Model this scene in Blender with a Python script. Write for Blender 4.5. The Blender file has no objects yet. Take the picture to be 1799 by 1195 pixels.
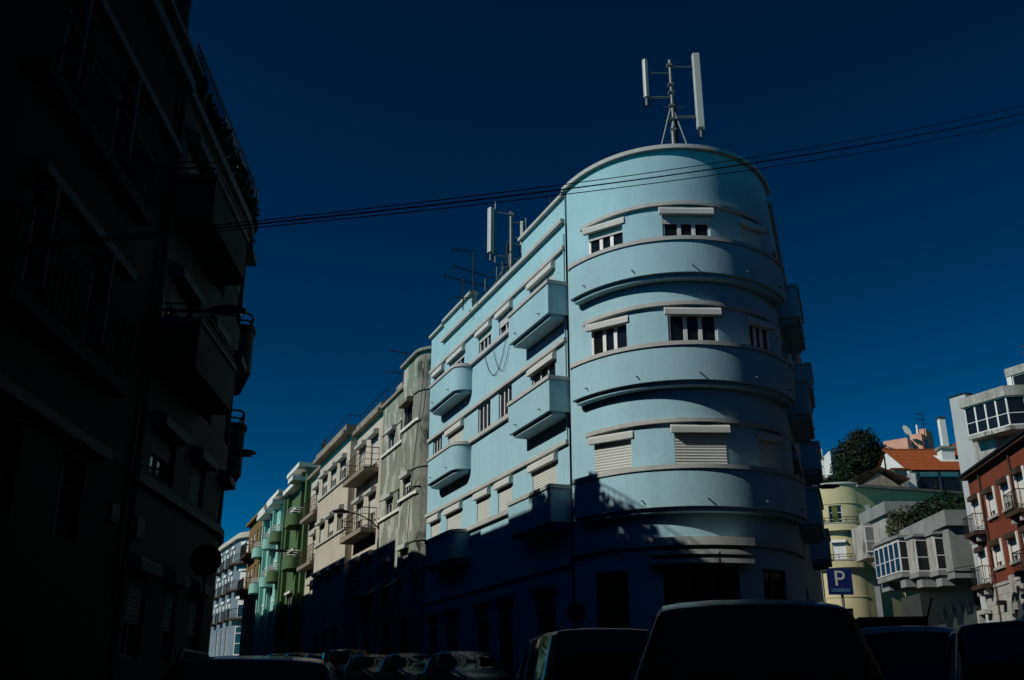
import bpy, bmesh, math, random
from mathutils import Vector, Matrix
random.seed(7)
sin, cos, rad = math.sin, math.cos, math.radians
SC = bpy.context.scene
COL = SC.collection

# ------------------------------------------------------------------ camera
EYE = 1.6
PITCH = math.atan(625 / 1750)
cd = bpy.data.cameras.new('camera'); cam = bpy.data.objects.new('camera', cd); COL.objects.link(cam)
cd.sensor_width = 36; cd.lens = 36 * 1750 / 1799; cd.clip_end = 2000
cam.location = (0, 0, EYE); cam.rotation_euler = (rad(90) + PITCH, 0, 0)
SC.camera = cam
SC.render.resolution_x = 1024; SC.render.resolution_y = 680

# ------------------------------------------------------------------ sky and sun
SUN_EL = rad(36.5)
SUNH = (-0.914, -0.404)
w = bpy.data.worlds.new('World'); SC.world = w; w.use_nodes = True
nt = w.node_tree; bg = nt.nodes['Background']
sk = nt.nodes.new('ShaderNodeTexSky'); sk.sky_type = 'NISHITA'; sk.sun_disc = False
sk.sun_elevation = SUN_EL; sk.sun_rotation = math.atan2(SUNH[0], SUNH[1])
sk.altitude = 0; sk.air_density = 0.6; sk.dust_density = 0.0; sk.ozone_density = 4.0
tint = nt.nodes.new('ShaderNodeMix'); tint.data_type = 'RGBA'; tint.blend_type = 'MULTIPLY'; tint.inputs[0].default_value = 1.0
tint.inputs[7].default_value = (0.003, 0.43, 0.32, 1)      # one even deep-blue cast over the whole sky
gm = nt.nodes.new('ShaderNodeGamma'); gm.inputs[1].default_value = 2.0      # deep, contrasty polarised sky
nt.links.new(sk.outputs[0], gm.inputs[0]); nt.links.new(gm.outputs[0], tint.inputs[6]); nt.links.new(tint.outputs[2], bg.inputs[0]); bg.inputs[1].default_value = 0.05
sl = bpy.data.lights.new('sun', 'SUN'); sun = bpy.data.objects.new('sun', sl); COL.objects.link(sun)
sl.energy = 5.0; sl.angle = rad(0.5); sl.color = (1.0, 0.965, 0.90)
sun.rotation_euler = Vector((SUNH[0] * cos(SUN_EL), SUNH[1] * cos(SUN_EL), sin(SUN_EL))).to_track_quat('Z', 'Y').to_euler()
SC.view_settings.view_transform = 'Standard'; SC.view_settings.look = 'None'
SC.view_settings.exposure = -0.70; SC.view_settings.gamma = 1.0

SC.cycles.diffuse_bounces = 1; SC.cycles.glossy_bounces = 3; SC.cycles.max_bounces = 6

# ------------------------------------------------------------------ materials
MATS = {}
def _n(t, k): return t.nodes.new(k)
def mat(name, col, rough=0.85, metal=0.0, var=0.12, vscale=0.6, streak=0.0, dirt=(0.05, 0.05, 0.045), bump=0.0, bscale=60.0,
        fine=0.0, patch=None, pscale=0.9, pth=0.58, mould=0.0, coat=0.0, spec=0.5, plain=False):
    m = bpy.data.materials.new(name); m.use_nodes = True
    t = m.node_tree; b = t.nodes['Principled BSDF']
    b.inputs['Roughness'].default_value = rough; b.inputs['Metallic'].default_value = metal
    b.inputs['Specular IOR Level'].default_value = spec if rough < 0.55 else min(spec, 0.12)
    b.inputs['Coat Weight'].default_value = coat; b.inputs['Coat Roughness'].default_value = 0.05
    b.inputs['Base Color'].default_value = (*col, 1)
    MATS[name] = m
    if plain: return m
    g = _n(t, 'ShaderNodeNewGeometry')
    def noise(scale, detail=4, stretch=None, rough_=0.55):
        n = _n(t, 'ShaderNodeTexNoise'); n.inputs['Scale'].default_value = scale; n.inputs['Detail'].default_value = detail
        n.inputs['Roughness'].default_value = rough_
        if stretch:
            mp = _n(t, 'ShaderNodeMapping'); mp.inputs['Scale'].default_value = stretch
            t.links.new(g.outputs['Position'], mp.inputs[0]); t.links.new(mp.outputs[0], n.inputs['Vector'])
        else: t.links.new(g.outputs['Position'], n.inputs['Vector'])
        return n.outputs['Fac']
    def ramp(sock, lo, hi):
        r = _n(t, 'ShaderNodeMapRange'); r.inputs[1].default_value = lo; r.inputs[2].default_value = hi
        t.links.new(sock, r.inputs[0]); return r.outputs[0]
    def mix(fac, a, c):
        x = _n(t, 'ShaderNodeMix'); x.data_type = 'RGBA'
        if isinstance(fac, float): x.inputs[0].default_value = fac
        else: t.links.new(fac, x.inputs[0])
        for s, i in ((a, 6), (c, 7)):
            if isinstance(s, tuple): x.inputs[i].default_value = (*s, 1)
            else: t.links.new(s, x.inputs[i])
        return x.outputs[2]
    def mul(s, k):
        x = _n(t, 'ShaderNodeMath'); x.operation = 'MULTIPLY'; t.links.new(s, x.inputs[0]); x.inputs[1].default_value = k; return x.outputs[0]
    dk = tuple(c * (1 - var) for c in col); lt = tuple(min(1, c * (1 + var)) for c in col)
    c = mix(ramp(noise(vscale), 0.3, 0.7), dk, lt)
    if patch: c = mix(ramp(noise(pscale, 9, (1, 1, 0.45), 0.66), pth, pth + 0.04), c, patch)
    if fine:
        c = mix(mul(ramp(noise(9, 6), 0.35, 0.75), fine), c, dirt)
    if streak:
        c = mix(mul(ramp(noise(1.0, 7, (3.2, 3.2, 0.22), 0.6), 0.5, 0.78), streak), c, dirt)
    if mould:
        c = mix(mul(ramp(noise(1.3, 9, (1, 1, 0.5), 0.7), 0.5, 0.62), mould), c, (0.02, 0.02, 0.018))
    t.links.new(c, b.inputs['Base Color'])
    if bump:
        bn = _n(t, 'ShaderNodeBump'); bn.inputs['Strength'].default_value = bump; bn.inputs['Distance'].default_value = 0.02
        t.links.new(noise(bscale, 5), bn.inputs['Height']); t.links.new(bn.outputs[0], b.inputs['Normal'])
    return m
mat('blue', (0.34, 0.565, 0.625), var=0.07, vscale=0.45, streak=0.14, dirt=(0.13, 0.21, 0.22), bump=0.22, bscale=22, fine=0.10, patch=(0.325, 0.525, 0.58), pth=0.56, pscale=0.5)
mat('trim', (0.46, 0.485, 0.45), var=0.1, streak=0.25, dirt=(0.18, 0.18, 0.16), bump=0.3, bscale=30, fine=0.15)
mat('hood', (0.56, 0.585, 0.55), var=0.06, streak=0.2, dirt=(0.3, 0.3, 0.27), fine=0.1)
mat('pvc', (0.72, 0.73, 0.70), rough=0.45, var=0.05, fine=0.08, dirt=(0.3, 0.29, 0.26))
mat('shutter', (0.56, 0.58, 0.53), rough=0.6, var=0.06, streak=0.15, dirt=(0.25, 0.24, 0.2))
mat('glass', (0.010, 0.013, 0.014), rough=0.03, spec=0.35, plain=True)
mat('curtain_glass', (0.16, 0.18, 0.17), rough=0.06, plain=True)
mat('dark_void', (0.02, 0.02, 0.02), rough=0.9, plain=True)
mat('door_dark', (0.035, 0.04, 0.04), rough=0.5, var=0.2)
mat('peel', (0.25, 0.285, 0.225), var=0.2, patch=(0.50, 0.51, 0.46), pth=0.52, pscale=0.9, streak=0.45, fine=0.3, bump=0.5, bscale=18)
mat('peel_corner', (0.24, 0.26, 0.22), var=0.2, patch=(0.38, 0.38, 0.34), pth=0.56, streak=0.6, mould=0.95, fine=0.3, bump=0.5, bscale=18)
mat('cream', (0.54, 0.51, 0.42), var=0.1, streak=0.45, dirt=(0.12, 0.10, 0.08), fine=0.2, bump=0.4, bscale=25)
mat('cream_dirty', (0.30, 0.27, 0.21), var=0.2, streak=0.7, dirt=(0.05, 0.045, 0.04), fine=0.4, bump=0.5, bscale=20)
mat('green', (0.085, 0.15, 0.07), var=0.1, streak=0.15, bump=0.2)
mat('mint', (0.27, 0.54, 0.47), var=0.08, streak=0.15, bump=0.2)
mat('white_trim', (0.70, 0.71, 0.66), var=0.06, streak=0.15)
mat('brown', (0.20, 0.135, 0.055), var=0.12, streak=0.3, bump=0.3)
mat('slate_blue', (0.17, 0.215, 0.25), var=0.1, streak=0.3)
mat('yellow', (0.54, 0.50, 0.285), var=0.08, streak=0.22, dirt=(0.18, 0.15, 0.08), bump=0.3, bscale=14)
mat('concrete', (0.25, 0.27, 0.255), var=0.18, vscale=0.9, streak=0.45, dirt=(0.10, 0.10, 0.09), fine=0.25, bump=0.4, bscale=20)
mat('concrete_old', (0.42, 0.42, 0.38), var=0.25, patch=(0.16, 0.15, 0.13), pth=0.57, pscale=0.7, streak=0.6, fine=0.4, bump=0.5)
mat('tower_grey', (0.40, 0.43, 0.43), var=0.08, streak=0.2, bump=0.2)
mat('red', (0.18, 0.05, 0.026), var=0.12, streak=0.3, dirt=(0.14, 0.05, 0.03), fine=0.12, bump=0.3)
mat('stone', (0.42, 0.42, 0.38), var=0.18, vscale=2, streak=0.3, fine=0.3, bump=0.4)
mat('iron', (0.012, 0.013, 0.013), rough=0.55, var=0.2)
mat('iron_rust', (0.06, 0.04, 0.028), rough=0.8, var=0.4, vscale=4)
mat('iron_green', (0.012, 0.07, 0.05), rough=0.5, var=0.1)
mat('galv', (0.15, 0.165, 0.17), rough=0.5, metal=0.3, var=0.15, vscale=3)
mat('panel_grey', (0.42, 0.44, 0.42), rough=0.5, var=0.05, streak=0.1)
mat('cable', (0.006, 0.006, 0.007), rough=0.6, plain=True)
mat('tile', (0.28, 0.07, 0.024), var=0.3, vscale=3, fine=0.35, dirt=(0.10, 0.05, 0.03), rough=0.9)
mat('white_wall', (0.72, 0.73, 0.70), var=0.05, streak=0.35, dirt=(0.3, 0.29, 0.26), fine=0.1)
mat('pink', (0.60, 0.33, 0.24), var=0.08, streak=0.15)
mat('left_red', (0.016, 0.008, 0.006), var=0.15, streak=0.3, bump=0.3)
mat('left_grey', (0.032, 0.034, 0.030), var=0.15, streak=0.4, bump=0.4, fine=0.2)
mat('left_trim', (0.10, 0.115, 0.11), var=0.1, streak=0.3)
mat('asphalt', (0.042, 0.042, 0.042), var=0.2, vscale=3, bump=0.5, bscale=80, fine=0.2)
mat('pavement', (0.28, 0.27, 0.25), var=0.2, vscale=4, bump=0.4)
mat('soil', (0.055, 0.05, 0.042), var=0.3)
mat('leaf_dark', (0.011, 0.024, 0.010), var=0.5, vscale=1.2, rough=0.6)
mat('leaf_mid', (0.022, 0.04, 0.016), var=0.5, vscale=2.0, rough=0.6)
mat('leaf_dry', (0.08, 0.09, 0.045), var=0.3, vscale=2.0, rough=0.7)
mat('bark', (0.07, 0.05, 0.035), var=0.3, vscale=4)
mat('tyre', (0.012, 0.012, 0.012), rough=0.85, plain=True)
mat('rim', (0.35, 0.36, 0.37), rough=0.35, metal=0.8, plain=True)
mat('car_glass', (0.006, 0.008, 0.009), rough=0.03, spec=0.25, plain=True)
mat('lamp_red', (0.22, 0.012, 0.01), rough=0.2, plain=True)
mat('lamp_clear', (0.5, 0.5, 0.5), rough=0.12, plain=True)
mat('plastic', (0.015, 0.015, 0.016), rough=0.6, plain=True)
mat('plate', (0.65, 0.65, 0.62), rough=0.5, plain=True)
for nm, c_ in (('paint_black', (0.006, 0.007, 0.009)), ('paint_navy', (0.006, 0.011, 0.035)), ('paint_grey', (0.05, 0.06, 0.065)),
               ('paint_green', (0.012, 0.03, 0.03)), ('paint_silver', (0.18, 0.2, 0.2)), ('paint_white', (0.7, 0.71, 0.7)), ('paint_red', (0.12, 0.01, 0.01))):
    mat(nm, c_, rough=0.4, coat=0.35, spec=0.3, plain=True)
mat('sign_blue', (0.004, 0.013, 0.11), rough=0.5, var=0.05)
mat('sign_white', (0.50, 0.54, 0.56), rough=0.5, var=0.05)
mat('sign_cyan', (0.10, 0.33, 0.50), rough=0.5, plain=True)
mat('sign_red', (0.33, 0.015, 0.02), rough=0.5, var=0.05)
mat('letter', (0.6, 0.6, 0.5), rough=0.6, plain=True)
mat('curtain', (0.17, 0.21, 0.05), rough=0.9, var=0.2, vscale=5)

# ------------------------------------------------------------------ mesh builder
class MB:
    def __init__(s): s.v = []; s.f = []
    def quad(s, a, b, c, d):
        n = len(s.v); s.v += [a, b, c, d]; s.f.append((n, n + 1, n + 2, n + 3)); return s
    def poly(s, pts): n = len(s.v); s.v += list(pts); s.f.append(tuple(range(n, n + len(pts)))); return s
    def box(s, x0, x1, y0, y1, z0, z1):
        n = len(s.v)
        s.v += [(x0, y0, z0), (x1, y0, z0), (x1, y1, z0), (x0, y1, z0), (x0, y0, z1), (x1, y0, z1), (x1, y1, z1), (x0, y1, z1)]
        for q in ((0, 3, 2, 1), (4, 5, 6, 7), (0, 1, 5, 4), (1, 2, 6, 5), (2, 3, 7, 6), (3, 0, 4, 7)): s.f.append(tuple(n + i for i in q))
        return s
    def prism(s, pts, z0, z1):
        n = len(s.v); k = len(pts)
        f0 = z0 if callable(z0) else (lambda x, y: z0); f1 = z1 if callable(z1) else (lambda x, y: z1)
        s.v += [(x, y, f0(x, y)) for x, y in pts] + [(x, y, f1(x, y)) for x, y in pts]
        s.f.append(tuple(n + k - 1 - i for i in range(k))); s.f.append(tuple(n + k + i for i in range(k)))
        for i in range(k):
            j = (i + 1) % k; s.f.append((n + i, n + j, n + k + j, n + k + i))
        return s
    def loft(s, rings, cap=True, closed=True):
        n = len(s.v); k = len(rings[0])
        for r in rings: s.v += list(r)
        for i in range(len(rings) - 1):
            for j in range(k if closed else k - 1):
                a = n + i * k + j; b = n + i * k + (j + 1) % k
                s.f.append((a, b, b + k, a + k))
        if cap:
            s.f.append(tuple(n + k - 1 - j for j in range(k))); m_ = n + (len(rings) - 1) * k; s.f.append(tuple(m_ + j for j in range(k)))
        return s
    def tube(s, pts, r, n=6, r2=None):
        pts = [Vector(p) for p in pts]; rings = []
        for i, p in enumerate(pts):
            d = (pts[min(i + 1, len(pts) - 1)] - pts[max(i - 1, 0)]).normalized()
            u = d.cross(Vector((0, 0, 1)) if abs(d.z) < 0.9 else Vector((1, 0, 0))).normalized(); v = d.cross(u)
            rr = r if r2 is None else r + (r2 - r) * i / max(1, len(pts) - 1)
            rings.append([tuple(p + (u * cos(2 * math.pi * k / n) + v * sin(2 * math.pi * k / n)) * rr) for k in range(n)])
        return s.loft(rings)
    def lathe(s, prof, n=16, axis='z', c=(0, 0, 0)):
        rings = []
        for r, h in prof:
            ring = []
            for k in range(n):
                a = 2 * math.pi * k / n
                if axis == 'z': p = (r * cos(a), r * sin(a), h)
                elif axis == 'x': p = (h, r * cos(a), r * sin(a))
                else: p = (r * cos(a), h, r * sin(a))
                ring.append((p[0] + c[0], p[1] + c[1], p[2] + c[2]))
            rings.append(ring)
        return s.loft(rings)
    def mesh(s, name, off=(0, 0, 0), smooth=False):
        me = bpy.data.meshes.new(name)
        me.from_pydata([(x - off[0], y - off[1], z - off[2]) for x, y, z in s.v], [], s.f); me.update()
        if smooth:
            bm = bmesh.new(); bm.from_mesh(me); bmesh.ops.remove_doubles(bm, verts=bm.verts, dist=0.0004); bm.to_mesh(me); bm.free()
            me.polygons.foreach_set('use_smooth', [True] * len(me.polygons)); me.set_sharp_from_angle(angle=rad(38))
        return me
def obj(name, me, m=None, parent=None, loc=(0, 0, 0), rz=0.0):
    o = bpy.data.objects.new(name, me); COL.objects.link(o)
    if m and me is not None:
        if not me.materials: me.materials.append(MATS[m])
    o.parent = parent; o.location = loc; o.rotation_euler = (0, 0, rz)
    return o
def tag(o, label, cat, group=None):
    o['label'] = label; o['category'] = cat
    if group: o['group'] = group
    return o
def thing(name, label, cat, loc=(0, 0, 0), rz=0.0, group=None):
    return tag(obj(name, None, None, None, loc, rz), label, cat, group)
def struct(name, mb, m, smooth=False):
    o = obj(name, mb.mesh(name, smooth=smooth), m); o['kind'] = 'structure'; return o
def ground(x, y): return 0.045 * y + 0.02 * x

# ------------------------------------------------------------------ facade maps: pt(s, p) -> local xy (p = outward)
class Flat:
    def __init__(f, p0=0.0, o=(0, 0), ang=0.0): f.p0 = p0; f.o = o; f.c = cos(ang); f.s = sin(ang); f.ang = ang
    def pt(f, s, p=0.0):
        y = -(f.p0 + p); return (f.o[0] + f.c * s - f.s * y, f.o[1] + f.s * s + f.c * y)
    def rot(f, s): return f.ang
    def ss(f, a, b): return [a, b]
class Nose:      # rounded prow of the blue building: s in degrees
    R = 3.35; END = 139.7
    def r(f, s): return f.R + (0.5 * sin(math.pi * s / f.END) ** 2 if 0 <= s <= f.END else 0.0)
    def pt(f, s, p=0.0):
        a = rad(s); r = f.r(s) + p; return (r * sin(a), f.R - r * cos(a))
    def rot(f, s): return rad(s)
    def ss(f, a, b):
        n = max(2, int(abs(b - a) / 2.5) + 1); return [a + (b - a) * i / (n - 1) for i in range(n)]
class Bend:      # straight along x to s0, arc of radius r turning inward by ang (deg), straight on
    def __init__(f, s0, r, ang, p0=0.0): f.s0 = s0; f.r = r; f.A = rad(ang); f.p0 = p0; f.L = r * f.A
    def pt(f, s, p=0.0):
        p += f.p0
        if s <= f.s0: return (s, -p)
        a = min((s - f.s0) / f.r, f.A); rr = f.r + p
        x = f.s0 + rr * sin(a); y = f.r - rr * cos(a)
        e = s - f.s0 - f.L
        if e > 0: x += e * cos(f.A); y += e * sin(f.A)
        return (x, y)
    def rot(f, s): return 0.0 if s <= f.s0 else min((s - f.s0) / f.r, f.A)
    def ss(f, a, b):
        o = [a]
        k = f.s0
        n = max(6, int(math.degrees(f.A) / 5))
        for i in range(n + 1):
            q = f.s0 + f.L * i / n
            if a + 1e-4 < q < b - 1e-4: o.append(q)
        return o + [b]
def strip(mb, mp, a, b, p0, p1, z0, z1, pin=None):
    """a bar swept along a facade between outward offsets p0..p1"""
    rings = [[(*mp.pt(s, p0), z0), (*mp.pt(s, p1), z0), (*mp.pt(s, p1), z1), (*mp.pt(s, p0), z1)] for s in mp.ss(a, b)]
    return mb.loft(rings)
def profile(mb, mp, a, b, prof):
    rings = [[(*mp.pt(s, p), z) for p, z in prof] for s in mp.ss(a, b)]
    return mb.loft(rings)
def wall(mb, mp, a, b, z0, z1, ops, depth=0.2):
    S = set(mp.ss(a, b)); Z = {z0, z1}
    for o in ops:
        S |= {o[0], o[1]}; Z |= {max(z0, o[2]), min(z1, o[3])}
    S = sorted(x for x in S if a - 1e-6 <= x <= b + 1e-6); Z = sorted(Z)
    for i in range(len(S) - 1):
        if S[i + 1] - S[i] < 1e-5: continue
        sm = (S[i] + S[i + 1]) / 2
        for j in range(len(Z) - 1):
            zm = (Z[j] + Z[j + 1]) / 2
            if any(o[0] < sm < o[1] and o[2] < zm < o[3] for o in ops): continue
            mb.quad((*mp.pt(S[i]), Z[j]), (*mp.pt(S[i + 1]), Z[j]), (*mp.pt(S[i + 1]), Z[j + 1]), (*mp.pt(S[i]), Z[j + 1]))
    for o in ops:
        q = [x for x in S if o[0] - 1e-6 <= x <= o[1] + 1e-6]
        for i in range(len(q) - 1):
            for z in (o[2], o[3]):
                mb.quad((*mp.pt(q[i]), z), (*mp.pt(q[i + 1]), z), (*mp.pt(q[i + 1], -depth), z), (*mp.pt(q[i], -depth), z))
        for s in (o[0], o[1]):
            mb.quad((*mp.pt(s), o[2]), (*mp.pt(s), o[3]), (*mp.pt(s, -depth), o[3]), (*mp.pt(s, -depth), o[2]))
    return mb
def rail(mb, pts, z0, z1, step=0.14, r=0.012, top=0.022, mids=(), posts=None):
    """railing along a polyline of (x, y): top and bottom rail, bars every step"""
    for a, b in zip(pts[:-1], pts[1:]):
        L = math.hypot(b[0] - a[0], b[1] - a[1])
        for z, rr in [(z1, top), (z0, r)] + [(z0 + (z1 - z0) * m_, r) for m_ in mids]:
            mb.tube([(a[0], a[1], z), (b[0], b[1], z)], rr, 4)
        n = max(1, int(L / step))
        for i in range(n + 1):
            t = i / n; x = a[0] + (b[0] - a[0]) * t; y = a[1] + (b[1] - a[1]) * t
            mb.tube([(x, y, z0), (x, y, z1)], r, 4)
    return mb

# ------------------------------------------------------------------ windows (shared meshes)
CACHE = {}
def cached(key, fn):
    if key not in CACHE: CACHE[key] = fn()
    return CACHE[key]
def frame_mesh(W, H, n, sub, t, hd):
    mb = MB(); y0, y1 = hd, hd + 0.06
    mb.box(-W / 2, -W / 2 + t, y0, y1, 0, H); mb.box(W / 2 - t, W / 2, y0, y1, 0, H)
    mb.box(-W / 2 + t, W / 2 - t, y0, y1, 0, t); mb.box(-W / 2 + t, W / 2 - t, y0, y1, H - t, H)
    pw = (W - 2 * t) / n
    for i in range(1, n):
        x = -W / 2 + t + pw * i
        mb.box(x - t * 0.75, x + t * 0.75, y0 - 0.01, y1 - 0.004, t, H - t)
    for q in sub:
        z = H * q; mb.box(-W / 2 + t, W / 2 - t, y0 + 0.006, y1 - 0.008, z - t * 0.35, z + t * 0.35)
    # dark room behind the glass
    return mb.mesh('window')
def shutter_mesh(W, H, hd):
    mb = MB(); n = max(2, int(H / 0.075)); d = H / n; y = hd - 0.03
    for i in range(n):
        z = i * d
        mb.quad((-W / 2, y, z), (W / 2, y, z), (W / 2, y - 0.014, z + d * 0.45), (-W / 2, y - 0.014, z + d * 0.45))
        mb.quad((-W / 2, y - 0.014, z + d * 0.45), (W / 2, y - 0.014, z + d * 0.45), (W / 2, y, z + d), (-W / 2, y, z + d))
    mb.box(-W / 2, W / 2, y - 0.012, y + 0.012, -0.035, 0.0)
    return mb.mesh('shutter')
def box_mesh(W, H, D):
    mb = MB(); rings = []
    prof = [(0.0, 0.0), (-D, 0.0), (-D, H * 0.62), (-D * 0.72, H * 0.86), (0.0, H)]
    mb.loft([[(x, y, z) for y, z in prof] for x in (-W / 2, W / 2)])
    return mb.mesh('shutter_box')

class Bld:
    """a building: an empty at its base; coordinates given in its facade frame"""
    def __init__(b, name, label, cat, frame, base, bz, group=None):
        ox, oy, ang = frame; a = rad(ang)
        b.dx, b.dy = base; b.dz = bz
        x = ox + cos(a) * base[0] - sin(a) * base[1]; y = oy + sin(a) * base[0] + cos(a) * base[1]
        b.e = thing(name, label, cat, (x, y, bz), a, group)
    def part(b, name, mb, m, parent=None, smooth=True):
        o = obj(name, mb.mesh(name, (b.dx, b.dy, b.dz), smooth), m, parent or b.e)
        return o
    def put(b, name, me, m, x, y, z, rz=0.0, parent=None):
        if parent is None: return obj(name, me, m, b.e, (x - b.dx, y - b.dy, z - b.dz), rz)
        return obj(name, me, m, parent, (x, y, z), rz)
    def window(b, mp, s, z0, W, H, n=2, shut=0.0, bx=None, sub=(), fm='pvc', gm='glass', sm='shutter', bm='trim', hd=0.1, t=0.05, pz=0.0, name='window'):
        x, y = mp.pt(s, 0.0)
        if isinstance(mp, Nose):     # flat unit in a curved wall: seat it on the chord
            y_in = mp.r(s) * (1 - cos(W / 2 / mp.r(s)))
            x, y = mp.pt(s, -y_in)
        rz = mp.rot(s)
        key = (round(W, 2), round(H, 2), n, sub, t, hd, fm)
        W2, H2 = round(W, 2), round(H, 2)
        f = b.put(name, cached(('f',) + key, lambda: frame_mesh(W2, H2, n, sub, t, hd)), fm, x, y, z0, rz)
        hs = H2 * shut
        if shut < 0.97:
            pw = (W2 - 2 * t) / n; zs = [0.0] + [q * H2 for q in sub] + [H2]
            for i in range(n):
                for k in range(len(zs) - 1):
                    za, zb = zs[k], zs[k + 1]
                    if za >= H2 - hs - 0.02: continue
                    ph = zb - za
                    me = cached(('p', round(pw, 2), round(ph, 2), gm), lambda: MB().box(-pw / 2 + 0.004, pw / 2 - 0.004, 0, 0.012, 0.004, ph - 0.004).mesh('pane'))
                    b.put('pane', me, gm, -W2 / 2 + t + pw * (i + 0.5), hd + 0.028, za, parent=f)
        if hs > 0.05:
            me = cached(('s', W2, round(hs, 2), hd, sm), lambda: shutter_mesh(W2 - 0.02, round(hs, 2), hd))
            b.put('shutter', me, sm, 0, 0, H2 - hs, parent=f)
        if bx:
            bh, bd, bw = bx
            me = cached(('b', W2, bh, bd, bw, bm), lambda: box_mesh(W2 + bw, bh, bd))
            b.put('shutter_box', me, bm, 0, 0.0 if not isinstance(mp, Nose) else -0.02, H2 - bh * 0.35, parent=f)
        return f
    def walls(b, mp, a, z, z0, z1, ops, m, name='wall', depth=0.2):
        """ops: list of dict(s0,s1,z0,z1, window kwargs) - cuts the openings and fills them"""
        mb = wall(MB(), mp, a, z, z0, z1, [o[:4] for o in ops], depth)
        o_ = b.part(name, mb, m)
        for o in ops:
            kw = o[4]
            if kw is None: continue
            s = (o[0] + o[1]) / 2
            W = (o[1] - o[0]) if not isinstance(mp, Nose) else 2 * mp.r(s) * sin(rad((o[1] - o[0]) / 2))
            b.window(mp, s, o[2], W, o[3] - o[2], **kw)
        return o_
def shift(poly, d): return poly

# ================================================================== GROUND
def sheet(name, x0, x1, y0, y1, dz, m, nx=2, ny=2, f=None):
    mb = MB(); f = f or ground
    for i in range(nx):
        for j in range(ny):
            xa, xb = x0 + (x1 - x0) * i / nx, x0 + (x1 - x0) * (i + 1) / nx
            ya, yb = y0 + (y1 - y0) * j / ny, y0 + (y1 - y0) * (j + 1) / ny
            mb.quad((xa, ya, f(xa, ya) + dz), (xb, ya, f(xb, ya) + dz), (xb, yb, f(xb, yb) + dz), (xa, yb, f(xa, yb) + dz))
    return struct(name, mb, m)
sheet('ground', -600, 600, -300, 1200, -0.05, 'soil')
sheet('road', -14, 40, -25, 70, 0.0, 'asphalt')
def slopeprism(name, pts, h, m):
    return struct(name, MB().prism(pts, lambda x, y: ground(x, y) - 0.1, lambda x, y: ground(x, y) + h), m)

# frames: origin x, y and heading of local +x (degrees); local +y points into the building
BLF = (1.63, 27.5, -68.16)
LBF = (-5.67, 0.0, 92.6)
def fpt(F, x, y):
    a = rad(F[2]); return (F[0] + cos(a) * x - sin(a) * y, F[1] + sin(a) * x + cos(a) * y)
slopeprism('street', [fpt(BLF, -130, -9.5), fpt(BLF, 3, -9.5), fpt(BLF, 3, 2), fpt(BLF, -130, 2)], 0.004, 'asphalt')
slopeprism('pavement_street', [fpt(BLF, -110, -1.5), fpt(BLF, -1, -1.5), fpt(BLF, -1, 3), fpt(BLF, -110, 3)], 0.13, 'pavement')
slopeprism('pavement_left', [(-4.6, -5), (-5.5, 22), (-6.2, 24.5), (-9, 24.5), (-9, -5)], 0.13, 'pavement')
slopeprism('pavement_prow', [fpt(BLF, 5.2 * sin(rad(a)), 3.35 - 5.2 * cos(rad(a))) for a in range(-5, 140, 9)] + [fpt(BLF, 0, 4)], 0.134, 'pavement')

# ================================================================== balconies
def offs(pts, d):
    """offset an open polyline to its right-hand side by d (mitred)"""
    out = []
    for i, p in enumerate(pts):
        ns = []
        for a, b in ((i - 1, i), (i, i + 1)):
            if a < 0 or b >= len(pts): continue
            dx, dy = pts[b][0] - pts[a][0], pts[b][1] - pts[a][1]; L = math.hypot(dx, dy) or 1
            ns.append((dy / L, -dx / L))
        nx = sum(n[0] for n in ns) / len(ns); ny = sum(n[1] for n in ns) / len(ns); q = nx * nx + ny * ny
        out.append((p[0] + nx * d / q, p[1] + ny * d / q))
    return out
def ring(mb, path, d0, d1, z0, z1):
    A, B_ = offs(path, d0), offs(path, d1)
    return mb.loft([[(*A[i], z0), (*B_[i], z0), (*B_[i], z1), (*A[i], z1)] for i in range(len(path))])
def rounded(x0, x1, p, r, y0=0.03, n=6, left=True):
    pts = [(x0, y0)]
    if left: pts += [(x0 + r - r * cos(t), -p + r - r * sin(t)) for t in [math.pi / 2 * i / n for i in range(n + 1)]]
    else: pts += [(x0, -p)]
    pts += [(x1 - r + r * sin(t), -p + r - r * cos(t)) for t in [math.pi / 2 * i / n for i in range(n + 1)]]
    return pts + [(x1, y0)]
def balcony(b, path, zb, zt, m, cm, cop=0.11, lip=0.12, th=0.1, over=0.045, spouts=2, liph=0.11, smooth=False):
    mb = ring(MB(), path, -th, 0.0, zb, zt - cop + 0.01)
    mb.prism(offs(path, -0.004), zb + 0.004, zb + 0.13)
    o = b.part('balcony', mb, m)
    if cop: b.part('coping', ring(MB(), path, -th - over, over, zt - cop, zt), cm, o).location = (0, 0, 0)
    if lip: b.part('floor_slab', MB().prism(offs(path, -lip), zb - liph, zb + 0.002), m, o)
    L = [math.hypot(path[i + 1][0] - path[i][0], path[i + 1][1] - path[i][1]) for i in range(len(path) - 1)]
    for k in range(spouts):
        d = sum(L) * (k + 0.7) / (spouts + 0.4); i = 0
        while i < len(L) - 1 and d > L[i]: d -= L[i]; i += 1
        t = d / L[i]; x = path[i][0] + (path[i + 1][0] - path[i][0]) * t; y = path[i][1] + (path[i + 1][1] - path[i][1]) * t
        nx, ny = (path[i + 1][1] - path[i][1]) / L[i], -(path[i + 1][0] - path[i][0]) / L[i]
        b.part('drain_spout', MB().tube([(x - nx * .05, y - ny * .05, zb + .2), (x + nx * .09, y + ny * .09, zb + .17)], 0.018, 6), 'galv', o)
    return o

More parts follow.
